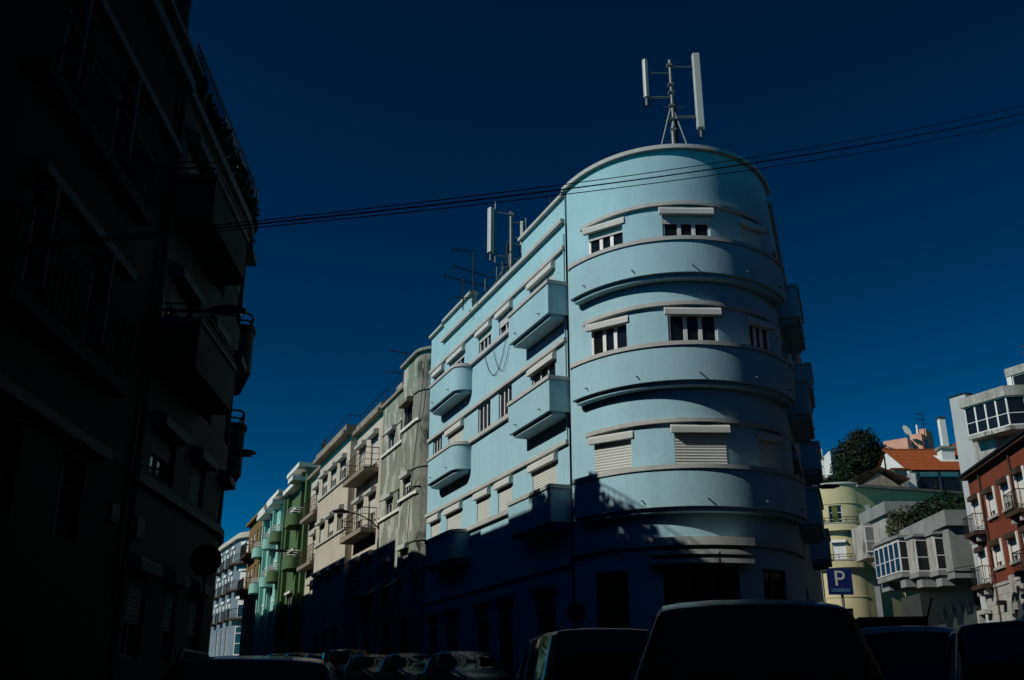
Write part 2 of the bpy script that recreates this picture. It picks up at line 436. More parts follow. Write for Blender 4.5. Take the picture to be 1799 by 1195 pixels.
# ================================================================== BLUE CORNER BUILDING
blue = Bld('apartment_building', 'pale blue art deco corner building with rounded prow and curved balconies', 'building', BLF, (0, 3), 0.4)
FL = Flat(); NO = Nose()
e0 = NO.pt(139.7); RA = rad(139.7)
FR = Flat(0, e0, RA)
inner = [(-13.6, 0.26), (-0.3, 0.26)] + [NO.pt(a, -0.6) for a in range(6, 140, 6)] + [FR.pt(1, -0.5), FR.pt(18, -0.26), (-13.6, 17.5)]
blue.part('roof_slab', MB().prism(inner, 0.3, 15.3), 'blue')
HD = (14.38, 11.42, 8.34); SL = (13.3, 10.33, 7.18)
BX = (0.25, 0.15, 0.22)
cols = dict(A=(-2.7, -0.9), B=(-5.6, -4.4), C=(-7.65, -6.4), D=(-11.0, -9.28), E=(-13.0, -11.83))
spec = {0: dict(A=(1, 3, 1), B=(.5, 2, 1), C=(.35, 3, 1), D=(.3, 3, 1), E=(.45, 3, 1)),
        1: dict(A=(0, 3, 1), B=(0, 3, 0), C=(0, 3, 0), D=(1, 3, 1), E=(0, 3, 0)),
        2: dict(A=(1, 3, 1), B=(1, 2, 1), C=(1, 2, 1), D=(1, 2, 1), E=(1, 2, 1))}
ops = []
for r in range(3):
    for k, (sh, n, bx) in spec[r].items():
        a, z = cols[k]; zb = SL[r] - (0.9 if k in 'AD' else 0.0); zt = HD[r] - (0.24 if bx else 0.05)
        if k in 'AD' and 0 < sh < 1: sh = sh * (zt - SL[r]) / (zt - zb)
        ops.append((a, z, zb, zt, dict(n=n, shut=sh, bx=BX if bx else None, bm='hood', hd=0.06)))
for a, z, zb in ((-2.6, -1.1, 2.5), (-5.6, -4.3, 1.3), (-7.7, -6.4, 2.7), (-10.9, -9.4, 1.6), (-13.0, -11.8, 2.8)):
    ops.append((a, z, zb, 4.55, dict(n=2, shut=0.35, bx=(0.26, 0.18, 0.24), sub=(0.7,), fm='door_dark', sm='door_dark')))
blue.walls(FL, -13.6, -0.02, 0.3, 15.36, ops, 'blue')
blue.part('wall_joint', MB().box(-0.03, 0.16, 0.10, 0.3, 0.3, 16.1), 'blue')
for a, z, zz in ((-13.6, -11.9, 15.98), (-11.9, -8.5, 16.1), (-3.5, -0.02, 16.14)):
    mb = wall(MB(), FL, a, z, 15.36, zz, []); mb.box(a + .001, z - .001, 0.003, 0.2, 15.3, zz - .002)
    blue.part('parapet', mb, 'blue')
for a, z, zz in ((-13.66, -11.9, 15.98), (-11.88, -8.44, 16.1), (-3.56, -0.03, 16.14)):
    blue.part('coping', strip(MB(), FL, a, z, -0.24, 0.12, zz, zz + 0.11), 'trim')
blue.part('cornice', strip(MB(), FL, -11.95, -0.05, -0.1, 0.14, 15.25, 15.385), 'trim')
for r in range(3):
    blue.part('window_ledge', strip(MB(), FL, -13.58, -0.05, -0.02, 0.10, HD[r] - 0.02, HD[r] + 0.10), 'trim')
    blue.part('sill', strip(MB(), FL, -8.5, -3.1, -0.02, 0.12, SL[r] - 0.14, SL[r]), 'trim')
    z = SL[r] - 0.06
    balcony(blue, [(-3.12, 0.03), (-3.12, -0.62), (0.02, -0.62), (0.02, 0.03)], z - 1.04, z, 'blue', 'trim')
    balcony(blue, rounded(-12.02, -8.35, 0.62, 0.5), z - 1.0, z, 'blue', 'trim')
blue.part('floor_band', strip(MB(), FL, -13.58, -0.05, -0.02, 0.09, 4.95, 5.1), 'blue')
# the prow
nw = dict(L=(22.9, 42.0), C=(59.6, 79.6), R=(96.2, 111.0))
TH = (14.58, 11.59, 8.35); TC = (13.36, 10.34, 7.07)
ops = []
tsp = {0: dict(L=(.14, 3), C=(.17, 3), R=(1, 2)), 1: dict(L=(0, 3), C=(0, 3), R=(0, 3)), 2: dict(L=(1, 2), C=(1, 2), R=(1, 2))}
for r in range(3):
    for k, (sh, n) in tsp[r].items():
        zt = TH[r] - 0.31; ops.append((*nw[k], TC[r] - 0.85, zt, dict(n=n, shut=sh, bx=(0.23, 0.13, 0.18), t=0.07, bm='hood', hd=0.05)))
for a, z in ((19.5, 38.0), (52.5, 81.0), (92.0, 107.0)):
    ops.append((a, z, 0.9, 4.6, dict(n=3 if z - a > 20 else 2, sub=(0.72,), fm='door_dark', hd=0.14)))
ow = wall(MB(), NO, 2.0, 139.7, 0.3, 16.26, [o[:4] for o in ops], 0.24)
blue.part('prow_wall', ow, 'blue')
for o in ops:
    s = (o[0] + o[1]) / 2; blue.window(NO, s, o[2], 2 * NO.r(s) * sin(rad((o[1] - o[0]) / 2)), o[3] - o[2], **o[4])
blue.part('parapet', strip(MB(), NO, 2.5, 139.0, -0.2, -0.004, 15.25, 16.25), 'blue')
blue.part('coping', strip(MB(), NO, 0.3, 139.7, -0.24, 0.13, 16.25, 16.37), 'trim')
for r in range(3):
    blue.part('window_ledge', strip(MB(), NO, 17.0, 122.0, -0.02, 0.11, TH[r] - 0.11, TH[r]), 'trim')
    path = [NO.pt(12.0, -0.03)] + [NO.pt(12.2 + 0.0, 0.22), NO.pt(12.8, 0.33)] + [NO.pt(a, 0.38) for a in [14.5 + 2.5 * i for i in range(45)]] + [NO.pt(126.8, 0.3), NO.pt(127.0, -0.03)]
    balcony(blue, path, TC[r] - 1.05, TC[r], 'blue', 'trim', spouts=5, lip=0.11)
blue.part('floor_band', strip(MB(), NO, 2.2, 139.5, -0.02, 0.11, 5.11, 5.25), 'trim')
for z0_ in (4.845, 4.635):
    blue.part('canopy_slab', strip(MB(), NO, 48.5, 84.5, -0.02, 0.42, z0_, z0_ + 0.11), 'trim')
blue.part('canopy_slab', strip(MB(), NO, 48.0, 85.0, -0.02, 0.45, 5.06, 5.262), 'trim')
blue.part('plinth', strip(MB(), NO, 2.2, 139.5, -0.02, 0.05, 0.3, 2.1), 'concrete')
blue.part('plinth', strip(MB(), FL, -13.58, -0.05, -0.02, 0.05, 0.3, 2.3), 'concrete')
# right side wall
ops = []
for r in range(3):
    for a, z, bal in ((0.7, 2.5, 1), (4.6, 5.8, 0), (6.6, 7.8, 0), (8.5, 10.1, 1), (13.0, 14.2, 0)):
        ops.append((a, z, SL[r] - (0.9 if bal else 0), HD[r] - 0.24, dict(n=2, shut=random.choice((.3, 1, .5)), bx=BX)))
for a, z in ((1.0, 2.6), (5.0, 6.6), (10.0, 12.0)): ops.append((a, z, 1.2, 4.5, dict(n=2, sub=(.7,), fm='door_dark')))
blue.walls(FR, 0, 18, 0.3, 15.36, ops, 'blue')
blue.part('parapet', MB().prism([FR.pt(0.1, -0.003), FR.pt(18, -0.003), FR.pt(18, -0.2), FR.pt(0.1, -0.2)], 15.3, 16.0), 'blue')
blue.part('coping', strip(MB(), FR, 0.05, 18, -0.24, 0.12, 16.0, 16.11), 'trim')
for r in range(3):
    blue.part('window_ledge', strip(MB(), FR, 0.2, 18, -0.02, 0.1, HD[r] - 0.02, HD[r] + 0.1), 'trim')
    z = SL[r] - 0.06
    for a, ln in ((0.1, 3.3), (8.0, 2.6)):
        balcony(blue, [FR.pt(a, -0.03), FR.pt(a, 0.62), FR.pt(a + ln, 0.62), FR.pt(a + ln, -0.03)], z - 1.04, z, 'blue', 'trim')
# roof railing between the parapets, access shed
rb = rail(MB(), [(-8.4, 0.05), (-3.6, 0.05)], 15.75, 16.25, 1.2, 0.02, 0.025)
blue.part('roof_railing', rb, 'iron_green')
blue.part('roof_shed', MB().box(-5.4, -3.55, 0.9, 4.0, 15.2, 16.3), 'white_wall')
blue.part('roof_hatch', MB().prism([(-5.0, 1.2), (-3.6, 1.2), (-3.6, 3), (-5.0, 3)], 16.28, lambda x, y: 16.4 + 0.35 * (x + 5.0)), 'iron_green')
# loose cable on the facade
pts = []
for i in range(25):
    t = i / 24; x = -6.9 + 2.1 * t; pts.append((x, -0.04, 13.1 - 1.05 * math.sin(math.pi * t) ** 0.8 + 0.1 * t))
blue.part('cable', MB().tube(pts, 0.012, 4), 'cable')
pts = [(-6.0 + 1.8 * i / 20, -0.05, 13.0 - 0.95 * math.sin(math.pi * min(1, i / 20 * 1.1)) ** 0.9) for i in range(21)]
blue.part('cable', MB().tube(pts, 0.010, 4), 'cable')
blue.part('downpipe', MB().tube([(-0.1, -0.03, 8.4), (-0.1, -0.03, 14.9)], 0.02, 6), 'blue')

# ================================================================== roof masts and aerials
def panel_antenna(parent, x, y, z0, z1, wd, dp, ox=0.0, name='antenna_panel', rz=0.0, m='panel_grey', side=1):
    mb = MB()
    pr = [(-wd / 2, -dp / 2), (-wd / 2 + .03, -dp), (wd / 2 - .03, -dp), (wd / 2, -dp / 2), (wd / 2, dp / 2), (-wd / 2, dp / 2)]
    mb.prism(pr, z0, z1); o = obj(name, mb.mesh(name), m, parent, (x, y, 0), rz)
    obj('connector', MB().tube([(0.0, 0, z0 + .02), (0.0, 0, z0 - .3)], 0.045, 8).mesh('connector'), 'galv', o)
    cb = MB()
    for q in (-.06, .06): cb.tube([(q, 0, z0), (q * 1.9, .02, z0 - .22), (0, .1, z0 - .34)], 0.014, 5)
    obj('cable', cb.mesh('cable'), 'cable', o); return o
m1 = thing('antenna_mast', 'grey antenna mast with two tall white panel antennas on the rounded prow roof', 'antenna', (5.2, 28.0, 15.3))
obj('pole', MB().tube([(0, 0, 0), (0, 0, 3.6)], 0.075, 10).tube([(0.03, 0, 3.5), (0.03, 0, 6.15)], 0.055, 10).mesh('pole', smooth=True), 'galv', m1)
for dx, dy in ((-0.75, -0.3), (0.75, -0.2), (0.0, 0.9)):
    obj('strut', MB().tube([(dx * 1.55, dy, 0.0), (dx * 0.06, 0, 4.3)], 0.03, 6).mesh('strut'), 'galv', m1)
for a, b_, z, r_ in ((-0.78, 0, 5.65, .022), (-0.76, 0, 4.72, .035), (0.06, .9, 5.9, .022), (0.06, .9, 3.98, .04)):
    obj('arm', MB().tube([(a, 0, z), (b_, 0, z)], r_, 6).mesh('arm'), 'galv', m1)
for z in (5.95, 5.2, 4.9, 4.4, 3.9, 3.5):
    obj('clamp', MB().box(-.085, .10, -.08, .08, z - .035, z + .035).mesh('clamp'), 'galv', m1)
for z in (4.35, 3.85, 3.1):
    obj('step_bolt', MB().tube([(-.3, 0, z), (.4 if z > 4 else .1, 0, z)], 0.012, 4).mesh('step_bolt'), 'galv', m1)
cb = MB()
for k in range(4): cb.tube([(0.1 + .03 * k, 0.06, 0), (0.11 + .02 * k, 0.07, 2.2), (0.08 + .02 * k, 0.07, 4.6)], 0.016, 5)
cb.tube([(-0.55, 0, 4.7), (-0.7, 0, 4.45), (-.83, 0, 4.35)], 0.016, 5)
obj('cable', cb.mesh('cable'), 'cable', m1)
panel_antenna(m1, -0.8, 0, 4.72, 6.15, 0.16, 0.09, rz=rad(20))
panel_antenna(m1, 0.9, 0, 3.55, 6.36, 0.25, 0.13)
m2 = thing('antenna_mast', 'galvanized antenna mast with slim panels beside the green roof railing', 'antenna', (0.25, 34.2, 15.3))
obj('pole', MB().tube([(-.28, 0, 0), (-.28, 0, 3.7)], 0.07, 10).mesh('pole', smooth=True), 'galv', m2)
for a, b_, z in ((-.85, -.28, 3.6), (-.85, -.28, 1.8), (-.28, .25, 3.2), (-.28, .25, 2.3), (-.28, .5, 1.65)):
    obj('arm', MB().tube([(a, 0, z + .1), (b_, 0, z)], 0.025, 6).mesh('arm'), 'galv', m2)
obj('strut', MB().tube([(-.3, 0, 1.9), (-.95, .2, 0.7)], 0.02, 5).tube([(-.3, 0, 1.2), (-.7, .1, 0.5)], 0.02, 5).tube([(-.62, 0, 0), (-.62, 0, 1.7)], 0.025, 5).tube([(-.28, 0, 2.8), (.25, 0, 2.3)], 0.02, 5).mesh('strut'), 'galv', m2)
obj('antenna_pipe', MB().tube([(-.88, 0, 1.6), (-.88, 0, 4.15)], 0.035, 8).mesh('antenna_pipe'), 'galv', m2)
obj('antenna_pipe', MB().tube([(.28, 0, 2.1), (.28, 0, 3.45)], 0.03, 8).mesh('antenna_pipe'), 'galv', m2)
panel_antenna(m2, -1.06, 0.0, 2.0, 3.85, 0.22, 0.13, rz=rad(34))
panel_antenna(m2, .12, 0.0, 2.3, 3.3, 0.09, 0.08, rz=rad(40))
obj('cable', MB().tube([(-.42, .05, 0), (-.42, .05, 2.3), (-.34, .05, 2.5)], 0.06, 6).tube([(-1.0, 0, 1.85), (-.8, 0, 1.45), (-.4, 0, 1.55)], 0.016, 5).mesh('cable'), 'cable', m2)
obj('clamp', MB().box(-.38, -.18, -.09, .09, 3.55, 3.65).mesh('clamp'), 'galv', m2)
def aerial(label, loc, h, booms, m='iron', group=None, rz=0.0, sc=1.0):
    """TV aerial: pole and booms (z, x0, x1, tilt, n elements, element length)"""
    t = thing('television_aerial', label, 'aerial', loc, rz, group)
    obj('pole', MB().tube([(0, 0, 0), (0, 0, h)], 0.028 * sc, 6).mesh('pole'), m, t)
    for z, x0, x1, tl, n, L in booms:
        o = obj('boom', MB().tube([(x0, 0, z + tl * x0), (x1, 0, z + tl * x1)], 0.02 * sc, 5).mesh('boom'), m, t)
        el = MB()
        for i in range(n):
            x = x0 + (x1 - x0) * (i + .3) / n; q = L * (1 - .4 * i / n)
            el.tube([(x, -q / 2, z + tl * x), (x, q / 2, z + tl * x)], 0.010 * sc, 4)
        if n: obj('element', el.mesh('element'), m, o)
    return t
aerial('tall television aerial with a long bare boom behind the blue parapet', (-1.45, 34.3, 15.3), 2.1, [(2.1, -.85, .05, -.12, 6, .5), (1.25, -.75, .75, -.33, 12, .45)])
aerial('short television aerial with two low booms behind the blue parapet', (-1.85, 35.0, 15.3), 1.25, [(1.2, -.75, 1.0, -.22, 12, .45), (.5, -.35, .35, 0, 5, .3)], rz=rad(5))
aerial('thin whip aerial standing behind the tall parapet of the blue building', (1.45, 33.5, 15.3), 4.0, [])
aerial('short rusty rod standing on the coping of the rounded prow', (3.55, 25.9, 16.2), 0.5, [], m='iron_rust', sc=1.6)
aerial('short dark rod on the coping by the tall panel antenna', (6.55, 26.6, 16.2), 0.55, [])
# metal gate-like frame at the left end of the blue roof
fr = thing('roof_frame', 'rusty metal frame standing at the low end of the blue parapet', 'frame', (*fpt(BLF, -13.2, .4), 15.3), rad(-68))
obj('frame', MB().tube([(-.25, 0, 0), (-.25, 0, 1.35)], .03, 5).tube([(.35, 0, 0), (.35, 0, 1.35)], .03, 5).tube([(-.25, 0, 1.33), (.35, 0, 1.33)], .03, 5).tube([(.05, 0, 0), (.05, 0, 1.3)], .02, 5).mesh('frame'), 'iron_rust', fr)

# ================================================================== STREET ROW (same facade line as the blue building)
def core(b, poly, z0, z1, m, name='rear_block'):
    return b.part(name, MB().prism(poly, z0, z1), m)
# ---- peeling grey-green house
pe = Bld('apartment_building', 'weathered grey-green building with flaking paint and a mouldy rounded corner', 'building', BLF, (-17.5, 3), 1.0)
class Corner(Flat):      # tall right part, ends in a rounded corner towards the blue building
    def pt(f, s, p=0.0):
        if s <= -14.55: return (s, -(0.3 + p))
        t = min(1.0, (s + 14.55) / 0.9) * math.pi / 2
        return (-14.55 + (0.88 + p) * sin(t), 0.4 - (0.7 + p) * cos(t))
    def rot(f, s): return 0.0
    def ss(f, a, b): return [a] + [x for x in [-14.55 + 0.9 * i / 9 for i in range(10)] if a < x < b] + [b]
PC = Corner(); PL = Flat(0.0)
wk = dict(fm='pvc', bm='trim', hd=0.14)
ops = [(-16.4, -15.2, 12.66, 13.68, dict(n=3, bx=(.24, .3, .2), fm='door_dark', bm='cream_dirty', hd=.14)), (-16.2, -15.1, 9.55, 10.45, dict(n=3, shut=.45, bx=(.24, .2, .2), **wk)),
       (-16.2, -15.1, 6.5, 7.4, dict(n=2, shut=.5, bx=(.24, .2, .2), **wk)), (-16.2, -15.0, 2.9, 4.6, dict(n=2, fm='door_dark'))]
mbw = wall(MB(), PC, -16.75, -14.55, 0.8, 15.55, [o[:4] for o in ops]); pe.part('wall', mbw, 'peel')
for o in ops: pe.window(PC, (o[0] + o[1]) / 2, o[2], o[1] - o[0], o[3] - o[2], **o[4])
pe.part('rounded_corner', wall(MB(), PC, -14.55, -13.65, 0.8, 15.55, []), 'peel_corner')
pe.part('side_wall', MB().quad((-16.75, 0.4, 0.8), (-16.75, -0.3, 0.8), (-16.75, -0.3, 15.55), (-16.75, 0.4, 15.55)), 'peel')
pe.part('eaves', strip(MB(), PC, -16.9, -13.65, -0.6, 0.16, 15.55, 15.68), 'concrete')
for z in (13.82, 10.52, 7.5): pe.part('moulding', strip(MB(), PC, -15.0, -13.66, -0.02, 0.06, z, z + .08), 'peel_corner')
for z in (12.52, 9.42): pe.part('sill', strip(MB(), PC, -16.7, -14.3, -0.02, 0.1, z, z + .12), 'white_trim')
ops = [(-20.15, -19.0, 12.5, 13.38, dict(n=2, bx=(.22, .2, .2), **wk)), (-18.1, -17.75, 12.5, 13.4, dict(n=1, fm='door_dark')),
       (-20.05, -18.95, 9.42, 10.22, dict(n=2, shut=.35, bx=(.22, .2, .2), **wk)), (-18.1, -17.75, 9.5, 10.3, dict(n=1, fm='door_dark')),
       (-20.0, -18.9, 6.4, 7.3, dict(n=2, shut=.5, bx=(.22, .2, .2), **wk)), (-20.1, -18.6, 2.5, 4.7, dict(n=2, fm='door_dark'))]
pe.walls(PL, -21.35, -16.75, 0.8, 14.9, ops, 'peel')
for z, a in ((12.36, -21.3), (9.28, -21.2)): pe.part('sill', strip(MB(), PL, a, -17.0, -0.02, 0.1, z, z + .12), 'white_trim')
for z in (13.45, 10.3): pe.part('moulding', strip(MB(), PL, -21.3, -16.8, -0.02, 0.05, z, z + .07), 'peel')
pe.part('parapet', strip(MB(), PL, -21.4, -16.8, -0.3, 0.12, 14.9, 15.05), 'cream_dirty')
core(pe, [(-21.3, .22), (-16.7, .22), (-14.6, .3), (-13.75, 0.75), (-13.65, 9), (-21.3, 9)], 0.8, 14.88, 'peel')
pe.part('roof', MB().prism([(-17.6, -.1), (-13.64, .42), (-13.64, 5), (-17.6, 5)], 15.0, lambda x, y: 15.6 + (0.35 * min(max(y, 0), 2.5)) * (0 if y < .2 else 1)), 'tile')
pe.part('roof_railing', rail(MB(), [(-21.2, -.02), (-17.7, -.02)], 15.1, 15.6, 0.9, .014, .018), 'iron_rust')
pe.part('chimney', MB().box(-21.0, -19.9, 0.5, 1.3, 14.9, 15.95), 'concrete_old')
for k in range(2):     # awnings propped below the windows
    x = -20.2 + 2.2 * k + .8 * k
    pe.part('awning', MB().quad((x, -.02, 6.5), (x + 1.3, -.02, 6.5), (x + 1.3, -.75, 5.9), (x, -.75, 5.9)).quad((x, -.75, 5.885), (x + 1.3, -.75, 5.885), (x + 1.3, -.02, 6.485), (x, -.02, 6.485)), 'concrete')
pe.part('cable', MB().tube([(-15.2, -.36, 6.8), (-14.9, -.36, 8.9), (-14.6, -.36, 10.5), (-14.0, -.3, 13), (-13.8, -.2, 15.3)], .015, 4).tube([(-16.6, -.33, 9.3), (-15.3, -.36, 9.62), (-14.5, -.36, 9.75), (-14.0, -.2, 9.7)], .03, 5), 'cable')
# ---- cream house with iron balconies
cr = Bld('apartment_building', 'stained cream building with roller shutters and rusty iron balconies', 'building', BLF, (-31, 3), 1.2)
PB = Flat(0.35)
cb_ = dict(bx=(.26, .28, .22), bm='trim', hd=.12)
ops = []
for zt, zb in ((13.95, 12.1), (11.05, 9.15), (8.0, 6.2)):
    for a, z, sh in ((-23.55, -22.2, .55), (-26.1, -24.7, .8)):
        ops.append((a, z, zb, zt, dict(n=2, shut=(.5 if zt < 12 else .75), **cb_)))
for a, z in ((-23.6, -22.0), (-26.2, -24.6)): ops.append((a, z, 2.0, 4.9, dict(n=2, sub=(.7,), fm='door_dark', shut=.3, sm='door_dark')))
cr.walls(Flat(0), -26.75, -21.35, 0.9, 15.0, ops, 'cream')
ops = []
for zt, zb, shs in ((13.86, 12.7, (.45, .55, .5)), (11.08, 9.95, (.1, .7, 1)), (8.1, 6.95, (1, .4, .6))):
    for (a, z), sh in zip(((-29.1, -27.65), (-31.45, -30.0), (-33.85, -32.45)), shs):
        ops.append((a, z, zb, zt, dict(n=3, shut=sh, **cb_)))
for a, z in ((-29.2, -27.6), (-31.6, -29.9), (-34.0, -32.4)): ops.append((a, z, 2.2, 4.9, dict(n=2, sub=(.7,), fm='door_dark')))
cr.walls(PB, -34.9, -26.75, 0.9, 15.0, ops, 'cream')
for x in (-26.75, -34.9): cr.part('bay_side', MB().quad((x, -.35, .9), (x, 0.0, .9), (x, 0.0, 15), (x, -.35, 15)), 'cream')
ops = []
for zt, zb in ((13.9, 12.1), (11.0, 9.15), (8.0, 6.3)): ops.append((-37.6, -36.0, zb, zt, dict(n=2, shut=.6, **cb_)))
cr.walls(Flat(0), -39.3, -34.9, 0.9, 15.0, ops, 'cream')
for z in (12.55, 9.8): cr.part('sill', strip(MB(), PB, -34.85, -26.8, -.02, .09, z, z + .1), 'trim')
cr.part('cornice', strip(MB(), PB, -34.95, -26.7, -.6, .45, 14.85, 15.05), 'cream_dirty')
cr.part('cornice', strip(MB(), Flat(0), -26.7, -21.35, -.6, .3, 14.75, 14.95), 'cream_dirty')
cr.part('cornice', strip(MB(), Flat(0), -39.3, -35.0, -.6, .3, 14.75, 14.95), 'cream_dirty')
cr.part('parapet', strip(MB(), PB, -34.95, -26.7, -.6, .3, 15.052, 15.38), 'cream_dirty')
cr.part('parapet', strip(MB(), Flat(0), -26.7, -21.4, -.6, .12, 14.952, 15.28), 'cream_dirty')
cr.part('roof_railing', rail(MB(), [(-34.9, -.5), (-26.8, -.5), (-26.8, .1), (-21.4, .1)], 15.4, 15.95, .9, .014, .02), 'iron')
cr.part('satellite_dish', MB().lathe([(0.02, 0), (.25, .05), (.42, .16), (.44, .17)], 14, 'y', (-33.6, -.6, 15.75)), 'iron')
core(cr, [(-39.2, .24), (-21.4, .24), (-21.4, 10), (-39.2, 10)], .9, 14.9, 'cream')
def iron_balcony(b, x0, x1, p, z, m='iron_rust', mp=None, hh=.95, step=.35, slab='cream_dirty', mids=(.33, .66), p0=0.0):
    mp = mp or Flat(0)
    P = [mp.pt(x0, p0 - .03), mp.pt(x0, p), mp.pt(x1, p), mp.pt(x1, p0 - .03)]
    o = b.part('balcony', MB().prism(P, z - .22, z), slab)
    b.part('railing', rail(MB(), [mp.pt(x0 + .04, p0), mp.pt(x0 + .04, p - .05), mp.pt(x1 - .04, p - .05), mp.pt(x1 - .04, p0)], z + .06, z + hh, step, .014, .024, mids), m, o)
    return o
for z in (12.1, 9.15): iron_balcony(cr, -26.4, -21.8, .75, z)
iron_balcony(cr, -24.6, -21.8, .75, 6.2)
for z in (12.1, 9.15): iron_balcony(cr, -39.2, -35.0, .6, z)
# ---- green and mint houses
def deco(name_label, x0, x1, m, bays, zt, seedo):
    g = Bld('apartment_building', name_label, 'building', BLF, ((x0 + x1) / 2, 3), 2.0)
    ops = []
    for a, z in bays:
        for q in (13.7, 10.9, 8.1): ops.append((a, z, q - 1.25, q, dict(n=2, bx=(.2, .2, .2), bm='white_trim', hd=.12, shut=.2)))
    g.walls(Flat(0), x0, x1, 1.0, zt, ops, m)
    core(g, [(x0 + .02, .24), (x1 - .02, .24), (x1 - .02, 9), (x0 + .02, 9)], 1, zt - .05, m)
    return g
gr = deco('dark green art deco house with round balconies and white roof slabs', -47.2, -39.4, 'green', [(-45.6, -43.6)], 15.0, 1)
mi = deco('mint green art deco house with tall fins and round balconies', -58.6, -47.3, 'mint', [(-51.2, -49.6), (-55.6, -54.0)], 15.0, 2)
def fin(b, x, p, m, z1, z0=1.5, w=.5): b.part('fin', MB().box(x - w / 2, x + w / 2, -p, .05, z0, z1), m)
def rslab(b, x0, x1, p, z): b.part('roof_slab', MB().box(x0, x1, -p, 1.5, z, z + .28), 'white_trim')
for x, z1 in ((-39.8, 15.7), (-41.6, 15.7), (-46.6, 15.4)): fin(gr, x, .28, 'green', z1)
rslab(gr, -44.2, -39.6, .85, 15.72); rslab(gr, -42.3, -40.6, 1.05, 15.0); rslab(gr, -47.0, -42.5, .6, 15.05)
for x, z1 in ((-48.0, 15.4), (-49.4, 15.2), (-53.0, 15.3), (-54.0, 15.2), (-57.0, 15.2), (-58.2, 15.0)): fin(mi, x, .28, 'mint' if x < -48.5 else 'green', z1, w=.35)
rslab(mi, -53.4, -47.8, .8, 15.42); rslab(mi, -51.5, -49.0, 1.0, 14.9); rslab(mi, -58.6, -55.4, .7, 15.4); rslab(mi, -57.5, -53.2, .9, 14.85)
def deco_balcony(b, x0, x1, z, m, p=.9):
    o = balcony(b, rounded(x0, x1, p, .5), z - .72, z, m, m, cop=0, lip=0, spouts=0, th=.08)
    path = offs(rounded(x0, x1, p, .5), -.05)
    for k in range(3): b.part('rail', MB().tube([(x, y, z + .12 + .14 * k) for x, y in path], .03, 4), 'white_trim', o)
for z in (12.9, 10.1): deco_balcony(gr, -43.8, -41.2, z, 'green')
for z in (12.75, 9.95): deco_balcony(mi, -50.2, -48.2, z, 'green')
for z in (12.75, 9.95): deco_balcony(mi, -53.6, -52.2, z, 'mint'); deco_balcony(mi, -59.2, -57.2, z, 'mint')
# ---- brown house
br = Bld('apartment_building', 'ochre brown house with dark iron balconies and a red tiled roof', 'building', BLF, (-63.5, 3), 2.5)
ops = []
for q in (15.0, 12.0, 9.1):
    for a in (-60.2, -62.2, -64.4, -66.6): ops.append((a - 1.0, a, q - 1.9, q, dict(n=2, fm='white_trim', shut=.3 if a < -64 else 0, t=.09)))
br.walls(Flat(0), -68.4, -58.7, 1.5, 16.0, ops, 'brown')
br.part('cornice', strip(MB(), Flat(0), -68.6, -58.6, -.3, .35, 16.0, 16.22), 'brown'); br.part('parapet', strip(MB(), Flat(0), -68.5, -58.7, -.3, .05, 16.222, 16.6), 'brown')
core(br, [(-68.3, .24), (-58.72, .24), (-58.72, 9), (-68.3, 9)], 1.5, 15.98, 'brown')
br.part('end_wall', MB().quad((-58.7, 0, 14), (-58.7, 9, 14), (-58.7, 9, 16.5), (-58.7, 0, 16.5)), 'tile')
br.part('roof', MB().prism([(-68.4, 0.4), (-58.75, .4), (-58.75, 9), (-68.4, 9)], 15.95, lambda x, y: 16.3 + .14 * y), 'tile')
for z in (13.1, 10.1): iron_balcony(br, -67.6, -63.5, .8, z, 'iron', step=.2, slab='iron_rust', mids=()); br.part('corbel', MB().box(-66.5, -66.2, -.6, .02, z - .6, z - .23), 'iron_rust')
# ---- far blue-grey house with the rounded corner
FAF = (-29.5, 112.0, -64.4)
fa = Bld('apartment_building', 'distant blue-grey corner house with iron balconies at the end of the street', 'building', FAF, (-9, 4), 4.5)
FM = Bend(-4.6, 4.0, 70)
ops = []
for q in (17.85, 14.9, 11.8):
    for s, W in ((-2.3, 1.9), (-7.4, 1.2), (-9.2, 1.0), (-11.2, 1.2), (-13.2, 1.0), (-15.2, 1.2), (-17.2, 1.0)):
        ops.append((s - W / 2, s + W / 2, q - 2.0, q, dict(n=2, fm='white_trim', t=.1, shut=1.0 if s > -8 and q > 14 else .3, sm='white_trim')))
for s, W in ((-2.3, 2.0), (-7.4, 1.2), (-10.2, 1.2), (-13.2, 1.2)): ops.append((s - W / 2, s + W / 2, 5.8, 8.9, dict(n=2, fm='white_trim', sub=(.4, .75), t=.1)))
fa.walls(FM, -18.0, 2.5, 4.0, 18.6, ops, 'slate_blue')
fa.part('cornice', strip(MB(), FM, -18.1, 2.6, -.4, .4, 18.6, 18.95), 'cream'); fa.part('parapet', strip(MB(), FM, -18.0, 2.5, -.4, .2, 18.95, 19.25), 'cream')
for q in (17.85, 14.9, 11.8):
    for s, W in ((-2.3, 1.9), (-7.4, 1.2), (-11.2, 1.2), (-15.2, 1.2)):
        fa.part('window_surround', strip(MB(), FM, s - W / 2 - .25, s + W / 2 + .25, -.02, .14, q, q + .32), 'white_trim')
    fa.part('balcony', strip(MB(), FM, -4.9, .4, -.02, .75, q - 2.25, q - 2.05), 'iron_rust')
    rl = MB(); pp_ = [FM.pt(-4.9, 0)] + [FM.pt(s, .72) for s in FM.ss(-4.9, .4)] + [FM.pt(.4, 0)]
    fa.part('railing', rail(rl, pp_, q - 2.0, q - 1.1, .25, .02, .03), 'iron')
    for s in (-7.4, -11.2, -15.2): iron_balcony(fa, s - 1.0, s + 1.0, .6, q - 2.05, 'iron', step=.2, slab='iron_rust', mids=())
core(fa, [(-17.9, .3), (-4.6, .3)] + [FM.pt(s, -.3) for s in (-3, -1.5, 0, 2)] + [(2, 10), (-17.9, 10)], 4, 18.7, 'slate_blue')
